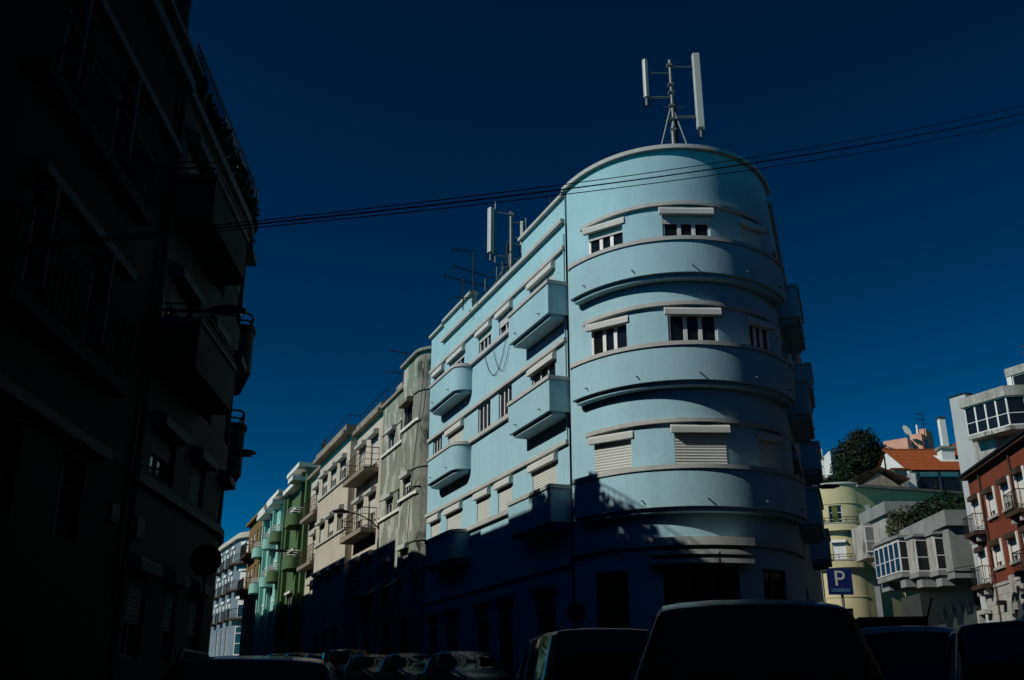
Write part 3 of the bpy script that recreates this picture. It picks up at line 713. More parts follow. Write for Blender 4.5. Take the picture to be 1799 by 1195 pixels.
fa.part('chimney', MB().box(-3.2, .2, 1.8, 4.2, 18.7, 20.6), 'cream_dirty')
aerial('spindly television aerial on the chimney of the distant corner house', (*fpt(FAF, -2.2, 3), 20.5), 2.6, [(2.4, -.9, .5, 0, 6, .6), (1.3, -1.1, .7, 0, 6, .6)], m='iron', sc=2)
fb = Bld('house', 'white gable with red tiled roof behind the distant corner house', 'house', FAF, (-19, 4), 4.5)
fb.part('wall', MB().prism([(-24, 0.5), (-18.2, .5), (-18.2, 12), (-24, 12)], 4.0, 18.6), 'white_wall')
fb.part('gable', MB().poly([(-18.2, .5, 18.6), (-18.2, 12, 18.6), (-18.2, 5, 22.2)]).poly([(-24, .5, 18.6), (-24, 12, 18.6), (-24, 5, 22.2)]), 'white_wall')
fb.part('roof', MB().quad((-24.2, .2, 18.5), (-18, .2, 18.5), (-18, 5, 22.3), (-24.2, 5, 22.3)).quad((-24.2, 12.2, 18.5), (-18, 12.2, 18.5), (-18, 5, 22.3), (-24.2, 5, 22.3)), 'tile')
fc = Bld('apartment_building', 'narrow cream house with white window surrounds beyond the distant corner house', 'building', FAF, (-26, 4), 4.5)
ops = []
for q in (16.9, 14.0, 11.2, 8.4):
    for s in (-19.5, -21.6, -23.7, -25.8): ops.append((s - .55, s + .55, q - 1.9, q, dict(n=2, fm='white_trim', t=.1)))
fc.walls(Flat(0.3), -27, -18.3, 4, 18.2, ops, 'cream')
fc.part('cornice', strip(MB(), Flat(.3), -27, -18.3, -.3, .3, 18.2, 18.5), 'cream'); core(fc, [(-27, .2), (-24.2, .2), (-24.2, 8), (-27, 8)], 4, 18.1, 'cream')

# aerials on the peeling house
aerial('tall television aerial with slanted boom above the peeling grey-green house', (*fpt(BLF, -20.6, .8), 15.9), 1.9, [(1.75, -1.0, .9, -.3, 12, .5), (.7, -1.2, .9, -.2, 8, .45)], rz=rad(-20))
aerial('small television aerial with one boom above the peeling grey-green house', (*fpt(BLF, -19.0, .8), 15.0), 1.9, [(1.8, -.5, .1, .0, 4, .3), (1.1, -.5, .1, 0, 3, .3)], rz=rad(-20))

# ================================================================== LEFT SIDE (in shade)
l1 = Bld('apartment_building', 'dark red shaded building with pale bands over its windows', 'building', LBF, (8, 4), -0.3)
L0 = Flat(0)
ops = []
lw = dict(fm='left_trim', hd=.16, t=.05)
for q, zb in ((11.0, 9.3), (7.85, 6.25), (4.85, 3.7)):
    for a, z in ((11.55, 12.35), (13.68, 14.6), (8.6, 9.5), (6.0, 6.9)):
        ops.append((a, z, zb, q, dict(n=2, sub=(.35, .68), **lw)))
for a, z in ((12.0, 13.2), (14.6, 15.6), (9.2, 10.4)): ops.append((a, z, 0.8, 2.7, dict(n=2, sub=(.7,), fm='door_dark')))
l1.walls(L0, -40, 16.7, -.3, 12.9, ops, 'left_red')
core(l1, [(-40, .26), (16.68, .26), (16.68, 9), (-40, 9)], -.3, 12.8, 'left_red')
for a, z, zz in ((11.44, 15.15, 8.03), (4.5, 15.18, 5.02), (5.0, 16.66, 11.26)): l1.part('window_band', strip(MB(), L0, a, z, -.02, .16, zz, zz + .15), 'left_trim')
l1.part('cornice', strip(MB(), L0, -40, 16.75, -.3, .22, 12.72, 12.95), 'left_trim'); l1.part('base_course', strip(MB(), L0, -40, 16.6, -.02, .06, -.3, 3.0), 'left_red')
l1.part('gutter', strip(MB(), L0, -40, 16.8, .1, .34, 13.1, 13.22), 'left_trim')
for z in (6.3, 9.35): iron_balcony(l1, 10.9, 15.3, .22, z, 'iron', step=.2, slab='left_red', mids=())
for a in (11.95, 14.1):       # casements left open
    for zb in (6.3, 9.35): l1.put('casement', cached('casement', lambda: frame_mesh(.42, 1.45, 1, (.35, .68), .05, 0.0)), 'left_trim', a - .4, -.14, zb + .1, rad(80))
l1.part('plaque', MB().box(15.78, 16.15, -.05, .01, 4.2, 4.5), 'left_trim')
ad = MB(); N = 60
for i in range(N):
    x0, x1 = 8 + 8.5 * i / N, 8 + 8.5 * (i + 1) / N; xm = (x0 + x1) / 2
    ad.quad((x0, .1, 12.9), (xm, .04, 12.9), (xm, .04, 16.2), (x0, .1, 16.2)); ad.quad((xm, .04, 12.9), (x1, .1, 12.9), (x1, .1, 16.2), (xm, .04, 16.2))
l1.part('attic_cladding', ad, 'left_grey'); core(l1, [(8, .12), (16.48, .12), (16.48, 6), (8, 6)], 12.85, 16.15, 'left_red', 'attic')
l1.part('attic_post', MB().box(16.42, 16.52, -.02, .1, 12.9, 16.3), 'left_trim')
l1.part('downpipe', MB().tube([(16.6, -.08, 0), (16.6, -.08, 12.7)], .05, 6), 'left_grey')
l2 = Bld('apartment_building', 'shaded grey building whose facade curves into the side street', 'building', LBF, (24, 5), 0.2)
LM = Bend(22.4, 6.0, 19.3)
ops = []
for q, zb in ((12.1, 10.2), (9.2, 7.2), (6.3, 5.35)):
    for a, z, sh in ((17.5, 19.0, .25), (20.2, 21.3, .8), (22.6, 23.4, .5)):
        ops.append((a, z, zb, q, dict(n=2 if z - a > 1 else 1, shut=.5 if zb == 5.35 and a < 18 else (1 if zb == 5.35 else sh), bx=(.28, .24, .2), bm='left_trim', sm='left_trim', fm='left_trim', hd=.12)))
for s in (26.5, 30, 34, 38):
    for q in (12.1, 9.2, 6.3): ops.append((s - .6, s + .6, q - 1.4, q, dict(n=2, shut=.4, sm='left_trim', fm='left_trim')))
for a, z in ((17.2, 18.2), (19.4, 20.2), (21.2, 22.0)): ops.append((a, z, 2.2, 3.7, dict(n=2, shut=.6, bx=(.26, .2, .2), bm='left_trim', sm='left_trim', fm='left_trim')))
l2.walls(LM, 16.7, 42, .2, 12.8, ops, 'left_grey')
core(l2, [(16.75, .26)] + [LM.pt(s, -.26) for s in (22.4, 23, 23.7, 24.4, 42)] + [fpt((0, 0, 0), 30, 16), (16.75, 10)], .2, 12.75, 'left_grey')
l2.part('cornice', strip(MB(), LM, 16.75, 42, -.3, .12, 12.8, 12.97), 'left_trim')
l2.part('floor_band', strip(MB(), LM, 16.75, 42, -.02, .1, 5.05, 5.22), 'left_trim')
l2.part('plaque', MB().box(17.1, 17.5, -.05, .01, 4.15, 4.5), 'left_trim')
for z in (10.1, 7.15):
    path = [LM.pt(17.0, -.03), LM.pt(17.0, .75)] + [LM.pt(s, .75) for s in (18, 19, 19.9)] + [LM.pt(20.2, .6), LM.pt(20.3, -.03)]
    balcony(l2, path, z, z + .95, 'left_grey', 'left_trim', cop=.09, lip=0, spouts=0)
    pr = offs(path, -.05)
    l2.part('railing', MB().tube([(*p, z + 1.12) for p in pr], .02, 5).tube([(*p, z + 1.25) for p in pr], .02, 5), 'iron')
for zb, zt in ((9.7, 10.95), (6.95, 8.25)):
    path = [LM.pt(25.0, -.03), LM.pt(25.0, .28), LM.pt(25.1, .42), LM.pt(25.35, .5), LM.pt(27.4, .5), LM.pt(27.6, .4), LM.pt(27.6, -.03)]
    o = balcony(l2, path, zb, zt, 'left_grey', 'left_grey', cop=.1, lip=0, spouts=0)
    pr = offs(path, -.06); l2.part('railing', MB().tube([(*p, zt + .14) for p in pr], .03, 5).tube([(*p, zt + .34) for p in pr], .03, 5).tube([(*pr[3], zt), (*pr[3], zt + .34)], .03, 5), 'iron', o)
l2.part('roof_railing', rail(MB(), [LM.pt(s, .12) for s in [16.9, 19, 21, 22.4, 23, 23.7, 24.4, 27, 30]], 13.0, 13.95, .16, .012, .025), 'iron')
for a, z, h_ in ((17.2, 19.2, 14.4), (21.6, 22.6, 14.75)):
    l2.part('glass_screen', MB().prism([LM.pt(a, -.4), LM.pt(z, -.4), LM.pt(z, -.45), LM.pt(a, -.45)], 12.97, h_), 'glass')
l2.part('roof_parapet', strip(MB(), LM, 27.6, 42, -.5, -.1, 12.9, 13.75), 'left_grey')
l2.part('attic', MB().prism([LM.pt(31, -.6), LM.pt(42, -.6), LM.pt(42, -5), LM.pt(31, -5)], 12.7, 14.25), 'left_grey')
# buildings further along the shaded side
for k, (a, z, h_, lb) in enumerate(((42, 60, 14.6, 'plain shaded building along the side street, next to the curved grey one'), (60, 84, 14.0, 'long shaded building further along the side street'), (84, 112, 16.2, 'last shaded building towards the end of the side street'))):
    b_ = Bld('apartment_building', lb, 'building', LBF, LM.pt((a + z) / 2, -4), 1.0)
    ops = []
    for q in (12.2, 9.2, 6.2):
        s = a + 1.5
        while s < z - 1.5: ops.append((s, s + 1.2, q - 1.5, q, dict(n=2, shut=random.choice((.2, .6, 1)), sm='left_trim', fm='left_trim'))); s += 3
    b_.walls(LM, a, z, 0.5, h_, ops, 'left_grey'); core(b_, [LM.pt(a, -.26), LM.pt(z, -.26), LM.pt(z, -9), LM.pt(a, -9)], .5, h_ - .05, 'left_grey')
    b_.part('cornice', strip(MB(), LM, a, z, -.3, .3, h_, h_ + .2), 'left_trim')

# ================================================================== plants
def leaves(blobs, n, size, seed):
    R_ = random.Random(seed); mb = MB()
    tot = sum(b[3] * b[4] * b[5] for b in blobs)
    for (cx, cy, cz, rx, ry, rz_) in blobs:
        for i in range(int(n * rx * ry * rz_ / tot)):
            while True:
                u = Vector((R_.uniform(-1, 1), R_.uniform(-1, 1), R_.uniform(-1, 1)))
                if 0.25 < u.length < 1: break
            u = u.normalized() * (u.length ** 0.45)
            lump = 1 + .16 * sin(5 * u.x + seed) * cos(6 * u.z + 2 * seed) + .1 * sin(11 * u.y + 7 * u.x)
            p = Vector((cx + u.x * rx * lump, cy + u.y * ry * lump, cz + u.z * rz_ * lump))
            a = Vector((R_.gauss(0, 1), R_.gauss(0, 1), R_.gauss(0, .7))).normalized(); c = a.cross(u + Vector((R_.gauss(0, .5), R_.gauss(0, .5), R_.gauss(0, .5)))).normalized()
            s_ = size * R_.uniform(.6, 1.35); a *= s_; c *= s_ * .55
            mb.quad(tuple(p - a), tuple(p + c), tuple(p + a), tuple(p - c))
    return mb
def tree(name, label, cat, loc, blobs, n, size, seed, m='leaf_dark', trunk=.25, group=None, limbs=True):
    t = thing(name, label, cat, loc, 0, group)
    obj('crown', leaves(blobs, n, size, seed).mesh('crown'), m, t)
    if trunk:
        b0 = blobs[0]; tr = MB().tube([(0, 0, -.3), (.05, 0, b0[2] * .5), (b0[0] * .6, b0[1] * .6, b0[2])], trunk, 8, trunk * .45)
        for b1 in blobs[1:4]: tr.tube([(.05, 0, b0[2] * .5), (b1[0] * .8, b1[1] * .8, b1[2])], trunk * .5, 6, trunk * .15)
        obj('trunk', tr.mesh('trunk'), 'bark', t)
    return t
def hill(x, y):
    def sm(t): t = min(1, max(0, t)); return t * t * (3 - 2 * t)
    fx = sm((x - 20) / 10)
    return ground(x, y) + fx * (13.5 * sm((y - 84) / 12) + .28 * min(max(0, y - 96), 26) + .16 * max(0, y - 122))
mb = MB(); NX, NY = 36, 40
for i in range(NX):
    for j in range(NY):
        q = [(18 + 110 * (i + a) / NX, 80 + 140 * (j + b_) / NY) for a, b_ in ((0, 0), (1, 0), (1, 1), (0, 1))]
        mb.quad(*[(x, y, hill(x, y) - .04) for x, y in q])
struct('hillside', mb, 'soil')
def pz(x, y): return (x, y, hill(x, y))
tree('tree', 'large round dark green tree on the hilltop left of the white gabled house', 'tree', (37.3, 105, 22.0),
     [(.2, 0, 4.0, 2.2, 2.2, 2.4), (-1.5, 0, 3.2, 1.6, 1.8, 2.0), (1.8, .3, 3.3, 1.7, 1.8, 2.0), (.3, -.6, 5.2, 1.7, 1.5, 1.5), (2.8, 0, 3.6, 1.3, 1.4, 1.3), (-.3, -1, 2.4, 2.6, 1.8, 1.6), (-1.7, -.5, 2.0, 1.4, 1.3, 1.3)], 9000, .17, 3, trunk=.3)
tree('bush', 'dark sprawling bush at the foot of the hilltop tree', 'bush', (34.6, 103, 21.6), [(0, 0, 1.0, 1.7, 1.2, 1.1), (-1.2, 0, .6, 1.2, 1.0, .8), (1.4, 0, 1.2, 1.3, 1.0, 1.1)], 3000, .15, 5, trunk=.1)
k = 0
for a, dy, s_, lb in ((17.4, .3, 1.0, 'dark shrub on the shaded terrace beside the attic cladding'), (18.5, .3, .9, 'low dark shrub between the attic and the glass screen'), (19.6, .3, .95, 'rounded dark shrub behind the glass screen of the terrace'), (20.6, .3, 1.0, 'dense dark shrub in the middle of the shaded terrace'),
                      (21.5, .3, .95, 'dark shrub beside the tall glass screen of the terrace'), (22.4, .3, .9, 'dark shrub where the terrace railing starts to curve'), (23.4, .3, .8, 'small dark shrub on the curved end of the terrace'), (24.6, .4, .7, 'smallest dark shrub past the curve of the terrace railing')):
    x, y = LM.pt(a, -dy); X, Y = fpt(LBF, x, y)
    tree('shrub', lb, 'shrub', (X, Y, 12.95), [(0, 0, .45 * s_, .5, .75 * s_, .5 * s_), (.05, .25, .8 * s_, .3, .4, .35 * s_), (0, -.4, .65 * s_, .3, .35, .3 * s_)], 900, .085, 11 + k, group='shrubs on the shaded roof terrace', trunk=.03)
    k += 1

# ================================================================== RIGHT SIDE
# ---- yellow house with rounded corner
YF = (27.0, 82.2, 0.0)
ye = Bld('apartment_building', 'pale yellow house with a rounded corner and two curved balconies', 'building', YF, (1, 1), 4.0)
class Cyl(Nose):
    R = 2.35
    def r(f, s): return f.R
    def pt(f, s, p=0.0): a = rad(s); return ((f.R + p) * sin(a), -(f.R + p) * cos(a))
YC = Cyl()
ops = [(-38, -13, 14.4, 16.05, dict(n=2, sub=(.33, .66), fm='pvc', t=.06)), (-38, -13, 11.55, 13.15, dict(n=2, shut=1.0, sm='pvc', bx=(.22, .2, .15), bm='pvc')), (-35, -12, 6.2, 8.0, dict(n=2, fm='door_dark'))]
ye.part('corner_wall', wall(MB(), YC, -110, 22, 4.0, 17.75, [o[:4] for o in ops]), 'yellow')
for o in ops:
    s = (o[0] + o[1]) / 2; ye.window(YC, s, o[2], 2 * 2.35 * sin(rad((o[1] - o[0]) / 2)), o[3] - o[2], **o[4])
ye.part('curtain', MB().box(-1.25, -.8, -2.06, -2.04, 14.5, 16.0), 'curtain')
ye.part('cornice', strip(MB(), YC, -110, 24, -.3, .14, 17.75, 17.9), 'trim')
ye.part('moulding', strip(MB(), YC, -110, 22, -.02, .05, 16.18, 16.26), 'yellow')
ye.part('moulding', strip(MB(), YC, -110, 22, -.02, .04, 8.85, 8.93), 'yellow')
for zb, zt in ((14.0, 14.62), (11.1, 11.7)):
    path = [YC.pt(-100, -.03)] + [YC.pt(a, .42) for a in range(-98, 17, 6)] + [YC.pt(20, .3), YC.pt(21, -.03)]
    o = balcony(ye, path, zb, zt, 'yellow', 'trim', cop=.06, lip=.14, spouts=3)
    pr = offs(path, -.06); ye.part('railing', rail(MB(), pr[1::3], zt + .02, zt + .42, 1.2, .022, .03, (.5,)), 'iron', o)
wa = rad(17); WY = Flat(0, YC.pt(22), wa)
ye.part('wing_wall', wall(MB(), WY, 0, 14, 4.0, 17.5, []), 'yellow')
ye.part('wing_eaves', strip(MB(), WY, -.1, 14, -.4, .35, 17.5, 17.66), 'concrete')
ye.part('wing_downpipe', MB().tube([(*WY.pt(3.4, .05), 5), (*WY.pt(3.4, .05), 17.4)], .05, 5), 'yellow')
P_ = [WY.pt(0, .3), WY.pt(14, .3), WY.pt(14, -3), WY.pt(0, -3)]
ye.part('wing_roof', MB().prism(P_, 17.662, lambda x, y: 17.72 + .0 if (x, y) in (P_[0], P_[1]) else 18.5), 'tile')
core(ye, [(-1.9, -.3), (-1.0, -1.7), (.4, -1.9), WY.pt(.5, -.25), WY.pt(14, -.25), WY.pt(14, -5), (-1.9, 5)], 4, 17.6, 'yellow')
ye.part('low_wing', MB().box(-3.9, -2.1, -.6, 6, 3.5, 11.5), 'yellow')
ye.part('quoin', MB().box(-2.62, -2.25, -1.0, -.55, 3.5, 11.0), 'white_trim')
ye.window(Flat(0, (-3.1, -.7)), 0, 9.0, .5, 1.1, n=2, sub=(.3, .6), fm='pvc', hd=.02)
ye.part('low_gable', MB().loft([[(2.0, y, 18.0), (4.1, y, 20.0 - .55), (6.2, y, 18.0)] for y in (1.2, 7)]), 'cream_dirty')
ye.part('gable_roof', MB().quad((1.5, .9, 18.75), (4.1, .9, 19.95), (4.1, 7, 19.95), (1.5, 7, 18.75)).quad((4.1, .9, 19.95), (6.7, .9, 18.85), (6.7, 7, 18.85), (4.1, 7, 19.95)), 'concrete_old')
ye.part('party_wall', MB().box(*[1.12, 1.9], -2.0, -1.2, 4.0, 16.1), 'tower_grey')
# ---- grey modern block with stepped window bays
GF = (26.9, 62.0, 0.0)
gy = Bld('apartment_building', 'grey concrete block with stepped window bays and a planted terrace', 'building', GF, (4, 6), 3.5)
pth = [(.42, 12.2), (0, 0), (12, 0)]
gy.part('terrace_parapet', ring(MB(), [(.42, 12.2), (0.0, 0.0), (12, 0.0)], 0.0, -.25, 11.55, 12.52), 'concrete')
gy.part('terrace_slab', MB().prism([(.3, .25), (12, .25), (12, 14), (.6, 14)], 11.4, 11.75), 'concrete')
gy.part('corner_wall', MB().box(.22, 12, .3, 9, 8.4, 11.45), 'concrete')
gy.part('floor_ledge', MB().box(.16, 12, .22, 9, 8.82, 8.92), 'concrete')
def bay(x0, x1, y0, y1, z0, z1):
    gy.part('bay_wall', MB().box(x0 + .06, x1 + 1.6, y0 + .14, y1, z0 - .25, z1 + .2), 'concrete_old')
    gy.part('bay_roof', MB().box(x0 - .06, x1 + .02, y0 - .12, y1, z1 + .2, z1 + .36), 'concrete')
    gy.part('bay_sill', MB().prism([(x0, y0), (x1, y0), (x1, y1), (x0, y1)], z0 - .32, z0 - .02), 'concrete')
    gy.part('bracket', MB().prism([(x0 + .2, y0 + .1), (x1 + .9, y0 + .1), (x1 + .9, y0 + 1.0), (x0 + .2, y0 + 1.0)], z0 - .95, z0 - .3), 'concrete')
    gy.window(Flat(0, ((x0 + x1) / 2, y0)), 0, z0, x1 - x0, z1 - z0, n=1, sub=(.45,), t=.07, hd=.0)
bay(-.35, .6, 1.3, 4.2, 9.0, 11.0)
bay(-1.06, -.2, 2.6, 6.2, 9.05, 11.05)
bay(-1.54, -.72, 4.1, 8.7, 9.2, 11.2)
for k in range(5):
    gy.window(Flat(0, (-1.5, 4.2 + .46 + .92 * k), rad(-90)), 0, 9.25, .9, 1.95, n=1, sub=(.45,), t=.06, hd=-.03)
gy.part('low_wall', MB().box(-1.2, 3, 7.5, 9, 8.35, 8.95), 'concrete')
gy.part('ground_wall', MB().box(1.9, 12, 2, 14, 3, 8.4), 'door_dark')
gy.part('lower_wall', MB().box(-.4, 1.0, 13.5, 16, 3.2, 7.0), 'yellow')
gy.part('upper_wall', MB().box(.55, 9, 10.9, 16, 11.7, 14.1), 'concrete_old')
gy.part('upper_parapet', MB().box(.3, 9, 10.6, 16.2, 14.1, 15.0), 'concrete')
gy.part('side_box', MB().box(-.15, 1.2, 14.2, 17, 11.4, 13.95), 'concrete_old')
gy.window(Flat(0, (.33, 14.1)), 0, 11.8, .95, 1.95, n=1, sub=(.42,), t=.08, hd=0.0, gm='curtain_glass')
gy.part('cable', MB().tube([(.2, .25, 8.95), (1.5, .2, 9.15), (3, .2, 9.5)], .02, 4), 'cable')
def text_mesh(body, size, extrude, name, space=1.0, align='CENTER'):
    c = bpy.data.curves.new(name, 'FONT'); c.body = body; c.size = size; c.extrude = extrude; c.space_character = space; c.align_x = align; c.align_y = 'CENTER'
    o = bpy.data.objects.new(name, c); COL.objects.link(o); bpy.context.view_layer.update()
    me = bpy.data.meshes.new_from_object(o.evaluated_get(bpy.context.evaluated_depsgraph_get())); me.name = name
    bpy.data.objects.remove(o); return me
lt = thing('shop_sign', 'thin pale sign letters under the overhang of the grey block', 'sign', (28.72, 66.5, 6.75), 0)
for k, ch in enumerate('SAAI'):
    o = obj('letter', text_mesh(ch, .95, .02, 'letter'), 'letter', lt, (0, 2.2 - 1.35 * k, .05 * k)); o.rotation_euler = (rad(90), 0, rad(-90))
for k, (x, y, s_, n, m_) in enumerate(((1.2, 9.3, 1.15, 900, 'leaf_mid'), (2.2, 8.2, 1.2, 900, 'leaf_dark'), (2.6, 6.2, 1.35, 1100, 'leaf_dark'), (2.9, 4.4, 1.2, 1000, 'leaf_dark'), (3.6, 3.2, 1.1, 900, 'leaf_dark'), (5.0, 3.0, 1.3, 1000, 'leaf_dark'), (6.6, 3.4, 1.4, 1000, 'leaf_dark'))):
    lb = ('dry yellowish bush hanging over the low end of the planted terrace', 'dark terrace bush beside the dry one', 'tall dark conifer-like terrace bush with a pointed tip', 'dark bush in the middle of the planted terrace', 'dark terrace bush above the corner of the concrete parapet', 'dark terrace bush right of the parapet corner', 'dark terrace bush beside the red building')[k]
    bl = [(0, 0, 1.25 * s_, 1.25 * s_, 1.0, .95 * s_), (.9, .2, 1.0 * s_, 1.0, .9, .8), (-.7, -.2, .9 * s_, .8, .8, .7)]
    n *= 2
    if k == 2: bl += [(-.3, 0, 2.9, .22, .22, .9)]
    tree('bush', lb, 'bush', (26.9 + x, 62 + y, 11.75), bl, n, .12, 30 + k, 'leaf_dry' if k == 0 else m_, trunk=.04, group='bushes on the concrete terrace')
# ---- red house
RF = (25.9, 56.0, -97.7)
rd = Bld('apartment_building', 'brick red house with white framed windows and small iron balconies', 'building', RF, (4, 4), 2.5)
RM = Flat(0); ops = []
rw = dict(fm='white_trim', hd=.1, t=.07, sm='white_trim', bm='iron_rust')
doors = ((.25, 1.45, 10.05, 11.95), (7.4, 8.5, 10.05, 11.95), (0.05, 1.25, 7.25, 9.15), (7.3, 8.4, 7.25, 9.15), (11.5, 12.6, 10.05, 11.95), (11.5, 12.6, 7.25, 9.15))
wins = ((2.85, 3.95, 10.55, 11.85), (5.25, 6.35, 10.55, 11.9), (2.6, 3.75, 7.95, 9.15), (5.05, 6.2, 7.95, 9.15), (9.5, 10.6, 10.55, 11.9), (9.5, 10.6, 7.95, 9.15))
for o in doors + wins:
    ops.append((*o, dict(n=2, shut=.9 if o in doors else .75, bx=(.35, .3, -.06), **rw)))
rd.walls(RM, 0, 16, 7.15, 13.15, ops, 'red')
for o in doors + wins:
    rd.part('window_surround', strip(strip(strip(MB(), RM, o[0] - .16, o[0] + .01, -.02, .06, o[2] - .1, o[3] + .16), RM, o[1] - .01, o[1] + .16, -.02, .06, o[2] - .1, o[3] + .16), RM, o[0] + .01, o[1] - .01, -.02, .058, o[3], o[3] + .158), 'white_trim')
    if o in wins: rd.part('sill', strip(MB(), RM, o[0] - .2, o[1] + .2, -.02, .12, o[2] - .14, o[2]), 'stone')
for a, z in ((0, 10.05), (6.9, 10.05), (-.1, 7.25), (6.8, 7.25)): 
    iron_balcony(rd, a - .05, a + 1.9, .62, z, 'iron', step=.17, slab='iron_rust', mids=(), hh=.9)
    for q in (.2, 1.4): rd.part('corbel', MB().prism([RM.pt(a + q, .02), RM.pt(a + q, .45), RM.pt(a + q + .22, .45), RM.pt(a + q + .22, .02)], z - .55, z - .221), 'stone')
rd.part('eaves', strip(MB(), RM, -.3, 16, -.4, .32, 13.15, 13.3), 'iron_rust'); rd.part('gutter', strip(MB(), RM, -.35, 16, .2, .42, 13.3, 13.42), 'iron')
rd.part('roof', MB().prism([RM.pt(-.2, .2), RM.pt(16, .2), RM.pt(16, -4), RM.pt(-.2, -4)], 13.2, lambda x, y: 13.45 + .18 * max(0, y)), 'tile')
rd.part('downpipe', MB().tube([(*RM.pt(2.15, .08), 3), (*RM.pt(2.15, .08), 13.2)], .055, 6), 'iron_rust'); rd.part('downpipe', MB().tube([(*RM.pt(7.0, .08), 3), (*RM.pt(7.0, .08), 13.2)], .05, 6), 'iron_rust')
rd.part('cable', MB().tube([(*RM.pt(2.3, .06), 10.4), (*RM.pt(4, .08), 10.25), (*RM.pt(6.8, .08), 10.7)], .02, 4), 'cable')
core(rd, [(0.02, .24), (16, .24), (16, 9), (.02, 9)], 3, 13.1, 'red')
rd.part('string_course', strip(MB(), RM, 0, 16, -.02, .1, 7.0, 7.15), 'stone')
blk = MB().box(.012, 1.088, -.05, .25, .012, .438).mesh('stone_block')
for r in range(9):
    z = 3.0 + .445 * r
    for c in range(12):
        x = c * 1.1 - (.55 if r % 2 else 0)
        if 4.0 < x + .55 < 6.0 and z < 6.3: continue
        if x + .55 < .2 and r % 2 and c == 0: x = 0.0
        rd.put('stone_block', blk, 'stone', x, 0, z)
ar = MB(); n = 12
for i in range(n):
    a0, a1 = math.pi * i / n, math.pi * (i + 1) / n
    def ap(a, r_, y): return (5.0 - r_ * cos(a), y, 5.5 + r_ * 1.25 * sin(a))
    ar.loft([[ap(a, .78, -.02), ap(a, 1.1, -.02), ap(a, 1.1, -.16), ap(a, .78, -.16)] for a in (a0, a1)])
rd.part('arch', ar, 'stone')
rd.part('keystone', MB().prism([(4.8, .02), (5.2, .02), (5.2, -.26), (4.8, -.26)], 6.45, 7.3), 'stone')
rd.part('door', MB().box(4.2, 5.8, .1, .2, 3, 6.6), 'door_dark')
for a in (3.2, 6.9): rd.part('wall_lamp', MB().prism([(a - .15, .0), (a + .15, .0), (a + .22, -.45), (a - .22, -.45)], 6.0, 6.22), 'iron')
for s_ in (-.4,): rd.part('gate_post', MB().box(s_ - .16, s_ + .16, -.45, -.1, 2.8, 5.75), 'stone')
rd.part('gate_lintel', MB().box(-.58, 0.9, -.43, -.12, 5.752, 5.98), 'stone')
# ---- grey tower block with glazed bay
TF = (27.4, 62.0, -63.0)
tw = Bld('apartment_building', 'tall pale grey block with a white glazed bay above the red house', 'building', TF, (6, 4), 3.0)
T0 = Flat(0)
tw.part('blade_wall', MB().box(1.05, 2.25, 0, 8, 3, 19.45), 'tower_grey'); tw.part('blade_coping', MB().box(1.0, 2.3, -.05, 8, 19.45, 19.52), 'iron')
tw.part('front_wall', MB().box(2.252, 16, .5, 9, 3, 18.9), 'concrete_old')
tw.part('upper_wall', MB().box(4.4, 16, 1.2, 9, 18.9, 19.0), 'concrete')
tw.part('attic_lintel', MB().box(4.5, 16, 1.0, 9, 20.05, 20.55), 'concrete_old')
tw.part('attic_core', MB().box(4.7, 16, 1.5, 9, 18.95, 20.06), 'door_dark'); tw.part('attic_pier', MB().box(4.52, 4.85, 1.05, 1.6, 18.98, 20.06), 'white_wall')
for k in range(6): tw.window(Flat(0, (5.35 + .95 * k, 1.1)), 0, 19.05, .95, .98, n=1, sub=(.5,) if k == 2 else (), t=.06, hd=0.0)
tw.part('balcony_roof', MB().box(7.9, 16, -.4, 1.3, 18.6, 18.75), 'tile')
tw.part('balcony_band', MB().box(7.9, 16, -.3, 1.0, 18.2, 18.598), 'white_wall')
bp = [(2.6, .52), (2.75, -.95), (5.7, -1.0), (6.35, -.2), (6.4, .52)]
tw.part('bay_slab', MB().prism(bp, 16.25, 16.5), 'concrete_old')
tw.part('bay_roof', MB().prism(offs(bp, .18), 18.25, 18.85), 'concrete_old')
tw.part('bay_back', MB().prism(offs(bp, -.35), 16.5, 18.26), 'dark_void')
def bayface(a, c, n):
    L = math.hypot(c[0] - a[0], c[1] - a[1]); an = math.atan2(c[1] - a[1], c[0] - a[0])
    for k in range(n):
        t = (k + .5) / n; tw.window(Flat(0, (a[0] + (c[0] - a[0]) * t, a[1] + (c[1] - a[1]) * t), an), 0, 16.5, L / n, 1.75, n=1, sub=(.42,), t=.055, hd=.0)
bayface(bp[1], bp[2], 4); bayface(bp[2], bp[3], 1); bayface(bp[0], bp[1], 1)
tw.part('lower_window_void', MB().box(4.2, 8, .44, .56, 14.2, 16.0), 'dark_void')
tw.window(Flat(0, (4.9, .4)), 0, 14.2, 1.4, 1.7, n=1, t=.08, hd=0)
tw.part('side_wall', MB().box(2.3, 3.9, -.1, .6, 3, 16.25), 'concrete_old')
tw.part('roof_vent', MB().lathe([(.12, 20.5), (.12, 21), (.3, 21.1), (.3, 21.35), (.05, 21.5)], 10, 'z', (8.2, 2, 0)), 'iron'); tw.part('roof_vent', MB().lathe([(.1, 20.5), (.1, 20.8), (.2, 20.85), (.2, 21), (.05, 21.05)], 10, 'z', (7.6, 2, 0)), 'galv')
aerial('blue-grey ribbed aerial on the roof of the tall grey block', (*fpt(TF, 5.6, 2), 20.5), 1.5, [(1.4, -.3, .3, 0, 5, .5), (1.0, -.3, .3, 0, 5, .5)], m='galv', sc=1.8)
